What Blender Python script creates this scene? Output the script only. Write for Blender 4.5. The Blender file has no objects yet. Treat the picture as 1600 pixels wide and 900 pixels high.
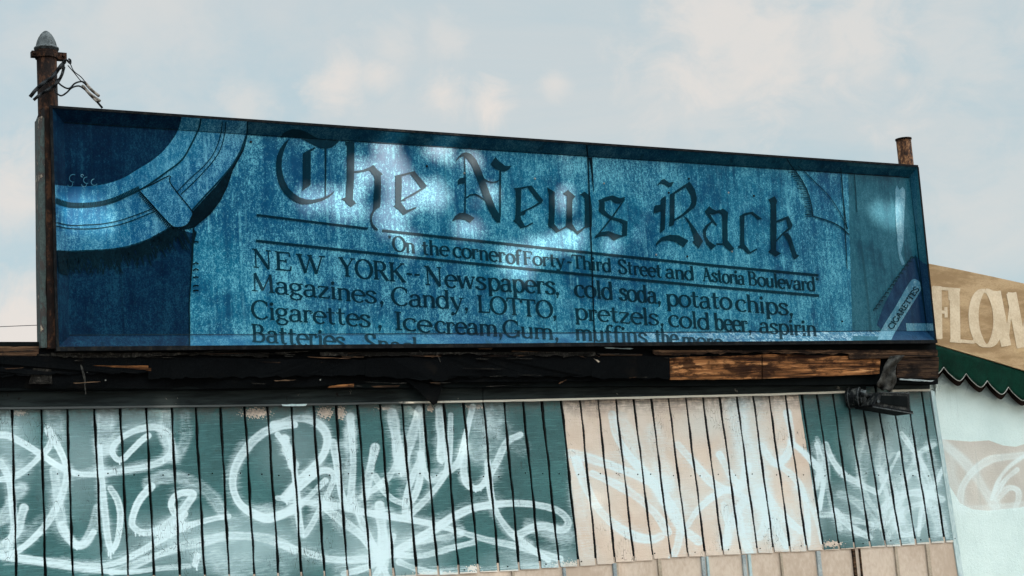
import bpy, bmesh, math, random
import numpy as np
from mathutils import Vector, Matrix
from mathutils.geometry import tessellate_polygon

S = bpy.context.scene
COL = S.collection
rad = math.radians
RNG = random.Random(7)

# ------------------------------------------------------------------ camera
# x runs along the shop front, y into it, z up.  The camera stands left of the sign, turned 30 deg to the right.
CX, CY, FPX = 800.0, 450.0, 2407.4
def _n(v):
    v = np.array(v, float); return v / np.linalg.norm(v)
AX = _n([4204, 54, FPX]); AZ = _n([-1166, -16550, FPX])
AY = np.cross(AZ, AX); AY /= np.linalg.norm(AY); AZ = np.cross(AX, AY)
RW = np.array([AX, AY, AZ])                       # world = RW @ camera(x right, y down, z forward)
CAM = np.array([0.0, -8.2, 1.6])

cam_d = bpy.data.cameras.new('camera'); cam = bpy.data.objects.new('camera', cam_d); COL.objects.link(cam)
cam_d.sensor_width = 36; cam_d.lens = FPX / 1600 * 36; cam_d.clip_start = 0.1; cam_d.clip_end = 3000
r_, d_, f_ = RW @ np.array([1, 0, 0.]), RW @ np.array([0, 1, 0.]), RW @ np.array([0, 0, 1.])
cam.matrix_world = Matrix(((r_[0], -d_[0], -f_[0], CAM[0]), (r_[1], -d_[1], -f_[1], CAM[1]),
                           (r_[2], -d_[2], -f_[2], CAM[2]), (0, 0, 0, 1)))
S.camera = cam

def ray(p): return RW @ np.array([p[0] - CX, p[1] - CY, FPX])
def un(p, y):
    """point of the plane at depth y that stands at photograph pixel p"""
    d = ray(p); return CAM + d * ((y - CAM[1]) / d[1])
def un_pl(p, P0, N):
    d = ray(p); return CAM + d * (np.dot(P0 - CAM, N) / np.dot(d, N))
def proj(v):
    c = RW.T @ (np.asarray(v) - CAM); return np.array([CX + FPX * c[0] / c[2], CY + FPX * c[1] / c[2]])

# ------------------------------------------------------------------ sky, sun, exposure
GLOW = 7.8
SUN_EL, SUN_AZ = 19.0, 31.0                       # azimuth measured from -y (street) towards +x
SUN = np.array([math.sin(rad(SUN_AZ)) * math.cos(rad(SUN_EL)), -math.cos(rad(SUN_AZ)) * math.cos(rad(SUN_EL)), math.sin(rad(SUN_EL))])
W = bpy.data.worlds.new('World'); S.world = W; W.use_nodes = True
wt = W.node_tree; wt.nodes.clear()
def wn(t, **k):
    n = wt.nodes.new(t)
    for a, b in k.items(): setattr(n, a, b)
    return n
def wl(a, b): wt.links.new(a, b)
wo = wn('ShaderNodeOutputWorld'); bg = wn('ShaderNodeBackground'); bg.inputs['Strength'].default_value = 0.066
sky = wn('ShaderNodeTexSky', sky_type='NISHITA', sun_disc=False)
sky.sun_elevation = rad(SUN_EL); sky.sun_rotation = math.atan2(SUN[0], SUN[1]); sky.air_density = 1.0; sky.dust_density = 1.5; sky.ozone_density = 1.0
tc = wn('ShaderNodeTexCoord')
def wmath(op, a, b=None, c=None, clamp=False):
    n = wn('ShaderNodeMath', operation=op); n.use_clamp = clamp
    for i, v in enumerate((a, b, c)):
        if v is None: continue
        if isinstance(v, (int, float)): n.inputs[i].default_value = v
        else: wl(v, n.inputs[i])
    return n.outputs[0]
def wnoise(scale, detail, rough, dist=0.0, sq=(1, 1, 1)):
    mp = wn('ShaderNodeMapping'); mp.inputs['Scale'].default_value = sq; wl(tc.outputs['Generated'], mp.inputs['Vector'])
    n = wn('ShaderNodeTexNoise'); n.inputs['Scale'].default_value = scale; n.inputs['Detail'].default_value = detail
    n.inputs['Roughness'].default_value = rough; n.inputs['Distortion'].default_value = dist
    wl(mp.outputs[0], n.inputs['Vector']); return n.outputs['Fac']
def wramp(fac, lo, hi):
    n = wn('ShaderNodeMapRange'); n.interpolation_type = 'SMOOTHSTEP'
    n.inputs['From Min'].default_value = lo; n.inputs['From Max'].default_value = hi; wl(fac, n.inputs['Value']); return n.outputs[0]
def wmix(fac, a, b):
    n = wn('ShaderNodeMix', data_type='RGBA'); wl(fac, n.inputs[0])
    for i, v in ((6, a), (7, b)):
        if isinstance(v, tuple): n.inputs[i].default_value = (*v, 1)
        else: wl(v, n.inputs[i])
    return n.outputs[2]
thin = wramp(wnoise(3.2, 7, 0.62, 0.6, (1, 1, 2.0)), 0.36, 0.68)          # a thin high veil
edge = wnoise(24, 7, 0.64, 0.6, (1, 1, 1.3))
puffs = None
# each low cumulus puff: where it stands in the sky, its angular radius
for (px, py, rr, k) in ((530, 122, 60, .8), (590, 118, 45, .7), (700, 145, 46, .8), (760, 158, 50, .95), (610, 72, 50, .45), (700, 60, 45, .4), (868, 128, 32, .6), (1150, 60, 190, .75), (1330, 30, 170, .65), (1480, 60, 130, .4),
                        (1300, 120, 26, .6), (1410, 125, 30, .45), (20, 290, 80, .8), (20, 530, 120, 1.0), (380, 175, 60, .5), (1560, 330, 150, .35), (1110, 170, 130, .35), (200, 60, 160, .25)):
    dv = _n(ray((px, py)))
    dp = wn('ShaderNodeVectorMath', operation='DISTANCE'); wl(tc.outputs['Generated'], dp.inputs[0]); dp.inputs[1].default_value = tuple(dv)
    dd = wmath('DIVIDE', dp.outputs['Value'], rr / FPX)
    v = wmath('SUBTRACT', 1.15, dd); v = wmath('ADD', v, wmath('MULTIPLY', wmath('SUBTRACT', edge, 0.5), 2.6))
    v = wmath('MULTIPLY', wramp(v, -0.05, 1.2), k)
    puffs = v if puffs is None else wmath('MAXIMUM', puffs, v)
wide = wramp(wnoise(2.2, 6, 0.6, 0.3, (1, 1, 1.8)), 0.5, 0.75)
blue = wmix(thin, (3.66, 4.62, 4.96), (4.72, 5.0, 4.98))
base = wn('ShaderNodeMix', data_type='RGBA'); base.inputs[0].default_value = 0.85       # the clear sky seen through the veil
wl(sky.outputs[0], base.inputs[6]); wl(blue, base.inputs[7])
c2 = wmix(wmath('MULTIPLY', wide, 0.5), base.outputs[2], (4.95, 5.0, 4.9))
c3 = wmix(wmath('MULTIPLY', puffs, 0.95), c2, (5.75, 5.35, 5.02))
# the bright side of the sky, round the sun behind the camera
sd_ = wn('ShaderNodeVectorMath', operation='DOT_PRODUCT'); wl(tc.outputs['Generated'], sd_.inputs[0]); sd_.inputs[1].default_value = tuple(_n(SUN + np.array([-.2, 0, .85])))
glow = wmath('ADD', 1.0, wmath('MULTIPLY', wmath('POWER', wmath('MAXIMUM', wmath('SUBTRACT', sd_.outputs['Value'], 0.1), 0.0), 1.2), GLOW))
lit = wn('ShaderNodeVectorMath', operation='SCALE'); wl(c3, lit.inputs[0]); wl(glow, lit.inputs['Scale'])
wl(lit.outputs[0], bg.inputs['Color']); wl(bg.outputs[0], wo.inputs['Surface'])

sd = bpy.data.lights.new('sun', 'SUN'); sd.energy = 5.0; sd.angle = rad(0.55); sd.color = (1.0, 0.97, 0.88)
so = bpy.data.objects.new('sun', sd); COL.objects.link(so)
so.rotation_euler = Vector(-SUN).to_track_quat('-Z', 'Y').to_euler(); so.location = (9, -9, 12)

S.view_settings.view_transform = 'Standard'; S.view_settings.look = 'None'
S.view_settings.exposure = 1.1; S.view_settings.gamma = 1.0; S.view_settings.use_curve_mapping = False
S.render.engine = 'CYCLES'; S.cycles.max_bounces = 5; S.cycles.transparent_max_bounces = 8

# ------------------------------------------------------------------ object helpers
def tag(o, label=None, cat=None, group=None, kind=None):
    if label: o['label'] = label
    if cat: o['category'] = cat
    if group: o['group'] = group
    if kind: o['kind'] = kind
    return o
def link(o, parent=None):
    COL.objects.link(o)
    if parent is not None:
        o.parent = parent; o.matrix_parent_inverse = Matrix.Translation(-Vector(parent.location))
    return o
def empty(name, loc, label, cat, group=None):
    o = bpy.data.objects.new(name, None); o.location = loc; o.empty_display_size = 0.2
    COL.objects.link(o); return tag(o, label, cat, group)
def mesh_np(name, V, F, mat, parent=None, smooth=False, attrs=None):
    me = bpy.data.meshes.new(name); me.from_pydata([tuple(map(float, v)) for v in V], [], [tuple(f) for f in F]); me.update()
    if mat: me.materials.append(mat)
    if attrs:
        for k, a in attrs.items():
            at = me.attributes.new(k, 'FLOAT', 'POINT'); at.data.foreach_set('value', np.asarray(a, np.float32))
    if smooth: me.polygons.foreach_set('use_smooth', [True] * len(me.polygons))
    return link(bpy.data.objects.new(name, me), parent)
class MB:
    """collects shapes for ONE mesh"""
    def __init__(s): s.V = []; s.F = []
    def add(s, V, F):
        o = len(s.V); s.V += [tuple(map(float, v)) for v in V]; s.F += [tuple(i + o for i in f) for f in F]; return s
    def prism(s, front, dvec):
        n = len(front); f = [np.array(p, float) for p in front]; d = np.array(dvec, float)
        V = f + [p + d for p in f]
        F = [tuple(range(n)), tuple(range(2 * n - 1, n - 1, -1))] + [(i, i + n, (i + 1) % n + n, (i + 1) % n) for i in range(n)]
        return s.add(V, F)
    def box(s, lo, hi):
        (a, b, c), (d, e, f) = lo, hi
        return s.add([(a, b, c), (d, b, c), (d, e, c), (a, e, c), (a, b, f), (d, b, f), (d, e, f), (a, e, f)],
                     [(0, 3, 2, 1), (4, 5, 6, 7), (0, 1, 5, 4), (1, 2, 6, 5), (2, 3, 7, 6), (3, 0, 4, 7)])
    def tube(s, pts, radii, n=10, cap=True):
        pts = [np.array(p, float) for p in pts]
        if not hasattr(radii, '__len__'): radii = [radii] * len(pts)
        V = []; up0 = None
        for i, p in enumerate(pts):
            t = _n(pts[min(i + 1, len(pts) - 1)] - pts[max(i - 1, 0)])
            if up0 is None:
                a = np.array([0, 0, 1.]) if abs(t[2]) < .9 else np.array([1., 0, 0]); up0 = _n(np.cross(t, a))
            u = _n(up0 - t * np.dot(up0, t)); up0 = u; w = np.cross(t, u)
            V += [p + radii[i] * (math.cos(2 * math.pi * k / n) * u + math.sin(2 * math.pi * k / n) * w) for k in range(n)]
        F = []
        for i in range(len(pts) - 1):
            F += [(i * n + k, i * n + (k + 1) % n, (i + 1) * n + (k + 1) % n, (i + 1) * n + k) for k in range(n)]
        if cap: F += [tuple(range(n - 1, -1, -1)), tuple(range((len(pts) - 1) * n, len(pts) * n))]
        return s.add(V, F)
    def build(s, name, mat, parent=None, smooth=False, bevel=0.0):
        o = mesh_np(name, s.V, s.F, mat, parent, smooth)
        bm = bmesh.new(); bm.from_mesh(o.data); bmesh.ops.recalc_face_normals(bm, faces=bm.faces); bm.to_mesh(o.data); bm.free()
        if bevel:
            m = o.modifiers.new('bevel', 'BEVEL'); m.width = bevel; m.segments = 2; m.limit_method = 'ANGLE'
        if smooth:
            for p in o.data.polygons: p.use_smooth = len(p.vertices) <= 4
        return o

# ------------------------------------------------------------------ node helpers
class NT:
    def __init__(s, name):
        s.m = bpy.data.materials.new(name); s.m.use_nodes = True; s.t = s.m.node_tree; s.t.nodes.clear()
        s.out = s.t.nodes.new('ShaderNodeOutputMaterial'); s.b = s.t.nodes.new('ShaderNodeBsdfPrincipled')
        s.t.links.new(s.b.outputs[0], s.out.inputs[0]); s.pos = s.n('ShaderNodeNewGeometry').outputs['Position']
    def n(s, t, **k):
        n = s.t.nodes.new(t)
        for a, b in k.items(): setattr(n, a, b)
        return n
    def put(s, sock, v):
        if isinstance(v, (int, float)): sock.default_value = v
        elif isinstance(v, tuple): sock.default_value = (*v, 1) if len(sock.default_value) == 4 and len(v) == 3 else v
        else: s.t.links.new(v, sock)
    def noise(s, scale, detail=3, rough=.55, sq=(1, 1, 1), off=(0, 0, 0), dist=0.0):
        mp = s.n('ShaderNodeMapping'); mp.inputs['Scale'].default_value = sq; mp.inputs['Location'].default_value = off; s.put(mp.inputs['Vector'], s.pos)
        n = s.n('ShaderNodeTexNoise'); s.put(n.inputs['Vector'], mp.outputs[0]); n.inputs['Scale'].default_value = scale
        n.inputs['Detail'].default_value = detail; n.inputs['Roughness'].default_value = rough; n.inputs['Distortion'].default_value = dist
        return n.outputs['Fac']
    def vor(s, scale, sq=(1, 1, 1), feature='DISTANCE_TO_EDGE'):
        mp = s.n('ShaderNodeMapping'); mp.inputs['Scale'].default_value = sq; s.put(mp.inputs['Vector'], s.pos)
        n = s.n('ShaderNodeTexVoronoi', feature=feature); s.put(n.inputs['Vector'], mp.outputs[0]); n.inputs['Scale'].default_value = scale
        return n.outputs['Distance']
    def math(s, op, a, b=None, clamp=False):
        n = s.n('ShaderNodeMath', operation=op); n.use_clamp = clamp; s.put(n.inputs[0], a)
        if b is not None: s.put(n.inputs[1], b)
        return n.outputs[0]
    def step(s, v, lo, hi):
        n = s.n('ShaderNodeMapRange'); n.interpolation_type = 'SMOOTHSTEP'; s.put(n.inputs['Value'], v)
        n.inputs['From Min'].default_value = lo; n.inputs['From Max'].default_value = hi; return n.outputs[0]
    def mix(s, f, a, b, mode='MIX'):
        n = s.n('ShaderNodeMix', data_type='RGBA', blend_type=mode); s.put(n.inputs[0], f); s.put(n.inputs[6], a); s.put(n.inputs[7], b); return n.outputs[2]
    def attr(s, name): return s.n('ShaderNodeAttribute', attribute_name=name).outputs['Fac']
    def sep(s): 
        n = s.n('ShaderNodeSeparateXYZ'); s.put(n.inputs[0], s.pos); return n.outputs
    def done(s, col, rough=.6, bump=None, bstr=.3, bdist=.004, spec=.5, metal=0.0):
        s.put(s.b.inputs['Base Color'], col); s.put(s.b.inputs['Roughness'], rough); s.put(s.b.inputs['Specular IOR Level'], spec); s.put(s.b.inputs['Metallic'], metal)
        if bump is not None:
            b = s.n('ShaderNodeBump'); b.inputs['Strength'].default_value = bstr; b.inputs['Distance'].default_value = bdist
            s.put(b.inputs['Height'], bump); s.put(s.b.inputs['Normal'], b.outputs[0])
        return s.m

def sign_paint(name, deep, mid, light, scr=.3, dirt=.5, rough=.3, spec=.08, peel=0.0):
    t = NT(name)
    streak = t.noise(1.0, 5, .68, (13, 13, .9)); fine = t.noise(1.0, 3, .6, (90, 90, 5.0)); blot = t.noise(2.3, 6, .66, off=(3, 1, 7), dist=.4)
    grain = t.noise(170, 2, .8); grain2 = t.noise(75, 4, .85, (1, 1, .55)); mott = t.noise(11, 5, .75, off=(7, 3, 2))
    v = t.math('ADD', t.math('MULTIPLY', streak, .38), t.math('MULTIPLY', blot, .48)); v = t.math('ADD', v, t.math('MULTIPLY', mott, .24))
    v = t.math('ADD', v, t.math('MULTIPLY', t.math('SUBTRACT', fine, .5), .12))
    big = t.noise(.75, 4, .6, off=(2, 5, 1), dist=.5)
    c = t.mix(t.step(v, .40, .58), deep, mid)
    c = t.mix(t.math('MULTIPLY', t.step(big, .52, .40), .55), c, tuple(x * k for x, k in zip(deep, (.7, .95, 1.08))))
    g = t.math('ADD', t.math('MULTIPLY', grain, .5), t.math('MULTIPLY', grain2, .5))
    lf = t.math('MULTIPLY', t.step(t.math('ADD', t.math('MULTIPLY', v, .6), t.math('MULTIPLY', g, .95)), .775, .95), scr)
    c = t.mix(lf, c, light)
    run = t.step(t.noise(1.0, 2, .6, (24, 24, .4), off=(3, 8, 5)), .58, .70); c = t.mix(t.math('MULTIPLY', t.math('MULTIPLY', run, t.step(mott, .42, .62)), .6 * scr), c, light)
    pit = t.step(g, .43, .36); c = t.mix(t.math('MULTIPLY', pit, .55), c, deep)
    drip = t.step(t.noise(1.0, 2, .5, (17, 17, .55), off=(9, 0, 2)), .62, .72)
    c = t.mix(t.math('MULTIPLY', drip, dirt), c, tuple(x * .45 for x in mid))
    if peel:
        pz = t.math('MULTIPLY', t.step(t.math('ADD', t.sep()[0], t.math('MULTIPLY', blot, 3.0)), 6.3, 8.6), t.step(t.noise(26, 5, .75, dist=1.8), .50, .58))
        c = t.mix(t.math('MULTIPLY', pz, .8), c, (.25, .36, .40))
    return t.done(c, rough, t.math('ADD', fine, grain2), .15, .001, spec)

M = {}
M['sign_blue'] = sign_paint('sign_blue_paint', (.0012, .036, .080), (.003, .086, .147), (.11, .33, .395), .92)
M['sign_bevel_shade'] = sign_paint('sign_blue_bevel_shade', (.0012, .023, .046), (.0025, .046, .078), (.07, .17, .21), .4, .7, spec=.02)  # sign blue darkened, the bevels' shade is put into the colour
M['sign_sill'] = sign_paint('sign_sill_paint', (.002, .036, .085), (.004, .074, .130), (.11, .26, .32), .5, .7, peel=.35)
M['sign_denim'] = sign_paint('sign_denim_paint', (.0015, .036, .088), (.003, .080, .150), (.11, .30, .38), .85, .3)
M['sign_navy'] = sign_paint('sign_navy_paint', (.0006, .0055, .016), (.001, .0100, .0265), (.008, .050, .082), .55, .5, spec=.03)
M['sign_ink'] = sign_paint('sign_ink_paint', (.001, .010, .017), (.0015, .017, .026), (.010, .06, .09), .18, .2, spec=.035)
M['sign_shade'] = sign_paint('sign_shade_paint', (.0004, .003, .005), (.001, .007, .011), (.006, .03, .045), .25, .2, spec=.03)
M['sign_teal'] = sign_paint('sign_teal_paint', (.004, .034, .055), (.008, .062, .088), (.06, .17, .21), .45, .5, spec=.06)
M['sign_violet'] = sign_paint('sign_violet_paint', (.003, .014, .036), (.006, .027, .060), (.03, .085, .13), .4, .5, spec=.04)
M['sign_white'] = sign_paint('sign_pale_paint', (.02, .085, .13), (.05, .15, .20), (.20, .31, .35), .8, .4)

def metal_rust(name, a, b, c, sc=30, rough=.75):
    t = NT(name); v = t.noise(sc, 5, .7, (1, 1, .6)); f = t.noise(sc * 5, 3, .6)
    col = t.mix(t.step(v, .38, .55), a, b); col = t.mix(t.math('MULTIPLY', t.step(t.math('ADD', v, t.math('MULTIPLY', f, .4)), .72, .8), .8), col, c)
    return t.done(col, rough, f, .5, .003, .08)
M['rust'] = metal_rust('rusty_iron', (.004, .002, .0015), (.010, .0045, .0028), (.042, .017, .008), 14)
M['rust_bright'] = metal_rust('bright_rusty_iron', (.012, .006, .004), (.07, .028, .012), (.17, .08, .036), 42)
M['zinc'] = metal_rust('weathered_zinc', (.035, .038, .038), (.085, .09, .09), (.018, .016, .014), 26, .6)
M['frame_black'] = metal_rust('black_sign_frame', (.002, .002, .0025), (.004, .005, .006), (.014, .012, .010), 22, .8)
M['rubber'] = metal_rust('black_cable_rubber', (.005, .006, .007), (.012, .012, .013), (.02, .02, .02), 30, .55)
M['tape'] = metal_rust('grey_beige_cable_end', (.10, .085, .07), (.22, .18, .15), (.05, .04, .035), 50, .6)
M['lamp_black'] = metal_rust('black_lamp_metal', (.0025, .003, .0032), (.006, .007, .0075), (.06, .058, .052), 30, .5)

def flaky(name):
    t = NT(name); v = t.noise(24, 5, .7, (1, 1, .45), dist=.8); e = t.noise(90, 3, .6)
    c = t.mix(t.step(e, .4, .6), (.009, .017, .014), (.025, .039, .033)); c = t.mix(t.step(v, .50, .53), c, (.014, .007, .004))
    c = t.mix(t.step(v, .60, .64), c, (.22, .165, .115))
    return t.done(c, .75, v, .6, .004)
M['flaky_green'] = flaky('flaking_green_paint')

def wood(name, dark, mid, light, sq=(1.2, 30, 30)):
    t = NT(name); w = t.noise(1.0, 6, .7, sq, dist=1.2); f = t.noise(1.0, 4, .65, (sq[0] * 5, sq[1] * 4, sq[2] * 4), dist=.6); s_ = t.noise(5, 4, .6)
    c = t.mix(t.step(w, .36, .62), dark, mid); c = t.mix(t.math('MULTIPLY', t.step(w, .52, .7), .8), c, light)
    c = t.mix(t.math('MULTIPLY', t.step(f, .52, .62), .75), c, dark); c = t.mix(t.step(s_, .56, .70), c, tuple(x * .35 for x in dark))
    big = t.noise(3.1, 5, .7, (1, 1, 2.4), off=(3, 3, 1)); c = t.mix(t.math('MULTIPLY', t.step(big, .51, .60), .85), c, dark)
    return t.done(c, .85, t.math('ADD', w, f), .9, .008, .06)
M['wood'] = wood('bare_weathered_timber', (.016, .006, .003), (.37, .145, .050), (.78, .43, .20), (1.1, 26, 26))
M['wood_dark'] = wood('dark_weathered_timber', (.008, .005, .004), (.075, .038, .02), (.17, .095, .055))
M['splinter'] = wood('splintered_timber', (.012, .007, .005), (.06, .032, .018), (.14, .09, .055))
M['grit'] = wood('gritty_brown_dirt', (.006, .005, .004), (.022, .019, .016), (.07, .06, .05), (30, 30, 30))

def tar():
    t = NT('black_tar_paper'); v = t.noise(7, 5, .6); g = t.noise(260, 2, .7)
    c = t.mix(t.step(g, .42, .70), (.0008, .001, .0012), (.0042, .0046, .0048)); c = t.mix(t.step(v, .56, .74), c, (.005, .0042, .0035))
    return t.done(c, .9, t.math('ADD', g, v), .5, .003, .03)
M['tar'] = tar()
def trim():
    t = NT('grimy_grey_green_trim_paint'); v = t.noise(1, 5, .65, (3, 30, 30)); p = t.noise(9, 5, .7, dist=1)
    z = t.sep()
    c = t.mix(t.step(v, .36, .64), (.004, .006, .006), (.015, .020, .0195)); c = t.mix(t.step(p, .66, .69), c, (.13, .12, .10)); c = t.mix(t.step(p, .37, .33), c, (.006, .005, .004))
    return t.done(c, .75, v, .4, .004, .1)
M['trim'] = trim()
def trim_lip():
    t = NT('chipped_beige_trim_edge'); v = t.noise(6, 5, .7); x = t.sep()[0]
    k = t.math('ADD', t.step(x, 3.4, 4.8), t.math('MULTIPLY', t.math('SUBTRACT', v, .5), 1.6))
    c = t.mix(t.step(k, .45, .6), (.03, .034, .032), (.42, .37, .30))
    return t.done(c, .7)
M['trim_lip'] = trim_lip()

def siding():
    t = NT('painted_siding'); zone = t.attr('zone'); spray = t.attr('spray'); wash = t.attr('wash')
    grain = t.noise(1, 4, .7, (6, 6, 120)); fine = t.noise(1, 3, .65, (30, 30, 190)); blot = t.noise(2.2, 5, .6); rag = t.noise(26, 4, .65); sp = t.noise(300, 2, .7)
    teal = t.mix(t.step(blot, .35, .65), (.011, .060, .061), (.021, .093, .093)); teal = t.mix(t.math('MULTIPLY', t.step(grain, .50, .66), .45), teal, (.065, .175, .175)); teal = t.mix(t.math('MULTIPLY', t.step(fine, .46, .36), .5), teal, (.006, .032, .033))
    beige = t.mix(t.step(blot, .35, .65), (.48, .36, .28), (.57, .455, .37)); beige = t.mix(t.math('MULTIPLY', t.step(grain, .54, .7), .4), beige, (.37, .265, .20))
    zz = t.step(t.math('ADD', zone, t.math('MULTIPLY', t.math('SUBTRACT', rag, .5), .5)), .47, .53)
    c = t.mix(zz, teal, beige)
    wv = t.math('MULTIPLY', wash, t.math('ADD', .55, t.math('MULTIPLY', blot, .7)), True)
    c = t.mix(wv, c, (.37, .475, .485))
    sv = t.math('ADD', spray, t.math('MULTIPLY', t.math('SUBTRACT', sp, .5), .3)); sv = t.math('ADD', sv, t.math('MULTIPLY', t.math('SUBTRACT', grain, .5), 1.0)); sv = t.math('ADD', sv, t.math('MULTIPLY', t.math('SUBTRACT', fine, .5), .7))
    sv = t.math('MULTIPLY', t.step(sv, .04, .98), t.step(spray, .0, .12), True)
    c = t.mix(t.math('MULTIPLY', sv, .93), c, (.52, .615, .63))
    crack = t.step(t.vor(1, (70, 70, 16)), .035, .012); crz = t.step(t.noise(4.3, 5, .7, off=(5, 2, 1)), .52, .64)
    c = t.mix(t.math('MULTIPLY', t.math('MULTIPLY', crack, crz), .85), c, (.010, .018, .018))
    chip = t.step(t.noise(46, 4, .7, (1, 1, .7), off=(2, 2, 2)), .735, .755); c = t.mix(chip, c, (.012, .02, .02))
    c = t.mix(t.attr('groove'), c, (.003, .004, .004))
    top_dark = t.attr('top_dark'); c = t.mix(t.math('MULTIPLY', top_dark, t.step(t.math('ADD', rag, grain), .7, 1.15)), c, (.05, .05, .045))
    return t.done(c, .62, t.math('ADD', t.math('ADD', grain, fine), t.math('MULTIPLY', crack, -.6)), .45, .003, .4)
M['siding'] = siding()
def plain(name, a, b, sc=8, rough=.8, sq=(1, 1, 1), bump=.3):
    t = NT(name); v = t.noise(sc, 5, .62, sq); g = t.noise(sc * 14, 3, .6, sq)
    return t.done(t.mix(t.step(t.math('ADD', t.math('MULTIPLY', v, .6), t.math('MULTIPLY', g, .4)), .36, .64), a, b), rough, g, bump, .003, .04)
M['gap'] = plain('soot_black_backing', (.0012, .002, .002), (.003, .004, .004))
M['lower'] = plain('beige_panel_paint', (.37, .275, .21), (.48, .375, .30), 3, .7, (1, 1, .6))
M['batten_grey'] = plain('blue_grey_batten_paint', (.16, .18, .185), (.32, .33, .32), 6)
M['batten_tan'] = plain('tan_batten_paint', (.24, .185, .135), (.38, .30, .23), 6)
M['corner'] = plain('pale_corner_trim_paint', (.26, .33, .33), (.45, .51, .50), 6, .7, (1, 1, .3))
M['concrete'] = plain('street_paving', (.06, .058, .054), (.10, .097, .09), 1.5)
M['asphalt'] = plain('street_asphalt', (.035, .036, .038), (.06, .06, .062), 2)
M['cloth'] = plain('dirty_grey_rag', (.010, .009, .008), (.06, .055, .048), 22)
M['bark'] = plain('tree_bark', (.04, .03, .022), (.12, .095, .07), 8, .9, (1, 1, .2))
M['leaf'] = plain('tree_leaf', (.035, .07, .018), (.075, .12, .035), 2, .6)
M['felt'] = plain('roof_felt', (.02, .02, .02), (.04, .04, .04), 5)
M['valance'] = plain('dark_green_canvas', (.0005, .009, .005), (.001, .020, .0115), 6, .85, (1, 1, 1))
M['scallop_shade'] = plain('dark_brown_scallop_shade', (.010, .006, .005), (.022, .013, .010), 8)
M['piping'] = plain('cream_piping', (.17, .16, .14), (.28, .265, .235), 10)
M['flower_letter'] = plain('cream_letter_paint', (.39, .285, .185), (.52, .395, .275), 5, .85)
def canvas():
    t = NT('faded_tan_canvas'); v = t.noise(2.5, 6, .65, (1, 1, 4)); g = t.noise(1, 3, .6, (60, 60, 160)); s_ = t.noise(5, 5, .7, (.6, 1, 2.2), off=(4, 1, 1))
    c = t.mix(t.step(v, .36, .62), (.225, .133, .064), (.36, .232, .125)); c = t.mix(t.math('MULTIPLY', t.step(g, .48, .68), .45), c, (.19, .11, .045)); c = t.mix(t.math('MULTIPLY', t.step(s_, .55, .72), .55), c, (.44, .29, .145))
    return t.done(c, .9, g, .3, .002, .2)
M['canvas'] = canvas()
def flower_wall():
    t = NT('pale_mint_wall_paint'); zone = t.attr('zone'); spray = t.attr('spray'); rag = t.noise(9, 5, .65); b = t.noise(1.6, 5, .6); g = t.noise(140, 3, .7)
    c = t.mix(t.step(b, .35, .65), (.47, .545, .52), (.54, .61, .58)); z = t.step(t.math('ADD', zone, t.math('MULTIPLY', t.math('SUBTRACT', rag, .5), .35)), .48, .52)
    c = t.mix(z, c, t.mix(t.step(b, .4, .6), (.40, .355, .31), (.46, .41, .36)))
    c = t.mix(t.math('MULTIPLY', spray, .8), c, (.58, .65, .64))
    d = t.math('MULTIPLY', t.step(t.noise(26, 5, .7), .70, .76), t.step(b, .4, .6)); c = t.mix(t.math('MULTIPLY', d, .5), c, (.2, .27, .28))
    cr = t.math('MULTIPLY', t.step(t.vor(.9), .006, .002), t.step(b, .55, .66)); c = t.mix(t.math('MULTIPLY', cr, .6), c, (.15, .19, .19)); c = t.mix(t.math('MULTIPLY', t.step(t.noise(1, 3, .6, (22, 22, 1.2)), .58, .72), .16), c, (.22, .27, .26))
    return t.done(c, .8, t.math('ADD', g, t.noise(40, 4, .7)), .6, .006, .1)
M['flower_wall'] = flower_wall()

# ------------------------------------------------------------------ ground
mesh_np('ground', [(-700, -700, -.13), (700, -700, -.13), (700, 700, -.13), (-700, 700, -.13)], [(0, 1, 2, 3)], M['asphalt'])['kind'] = 'structure'
MB().box((-40, -2.6, -.13), (60, .17, 0)).build('pavement', M['concrete'])['kind'] = 'structure'

# ------------------------------------------------------------------ pixel-traced flat shapes, laid on real planes
def clip(poly, quad):
    out = poly
    n = len(quad)
    ar = sum(quad[i][0] * quad[(i + 1) % n][1] - quad[(i + 1) % n][0] * quad[i][1] for i in range(n)); sg = 1 if ar > 0 else -1
    for i in range(n):
        a, b = quad[i], quad[(i + 1) % n]; inp, out = out, []
        if not inp: break
        def sd_(p): return sg * ((b[0] - a[0]) * (p[1] - a[1]) - (b[1] - a[1]) * (p[0] - a[0]))
        for j in range(len(inp)):
            p, q = inp[j], inp[(j + 1) % len(inp)]; sp, sq = sd_(p), sd_(q)
            if sp >= 0: out.append(p)
            if (sp >= 0) != (sq >= 0):
                k = sp / (sp - sq); out.append((p[0] + k * (q[0] - p[0]), p[1] + k * (q[1] - p[1])))
    return out
def tris_of(poly):
    return [[poly[i] for i in t] for t in tessellate_polygon([[Vector((p[0], p[1], 0)) for p in poly]])]
def spline(pts, n=8, closed=False):
    P = [np.array(p, float) for p in pts]
    if len(P) < 3: return [tuple(p) for p in P]
    out = []
    for i in range(len(P) - 1):
        p0 = P[i - 1] if i else 2 * P[0] - P[1]; p1, p2 = P[i], P[i + 1]; p3 = P[i + 2] if i + 2 < len(P) else 2 * P[-1] - P[-2]
        for k in range(n):
            t = k / n; out.append(tuple(.5 * (2 * p1 + (p2 - p0) * t + (2 * p0 - 5 * p1 + 4 * p2 - p3) * t * t + (3 * p1 - p0 - 3 * p2 + p3) * t ** 3)))
    out.append(tuple(P[-1])); return out
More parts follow.
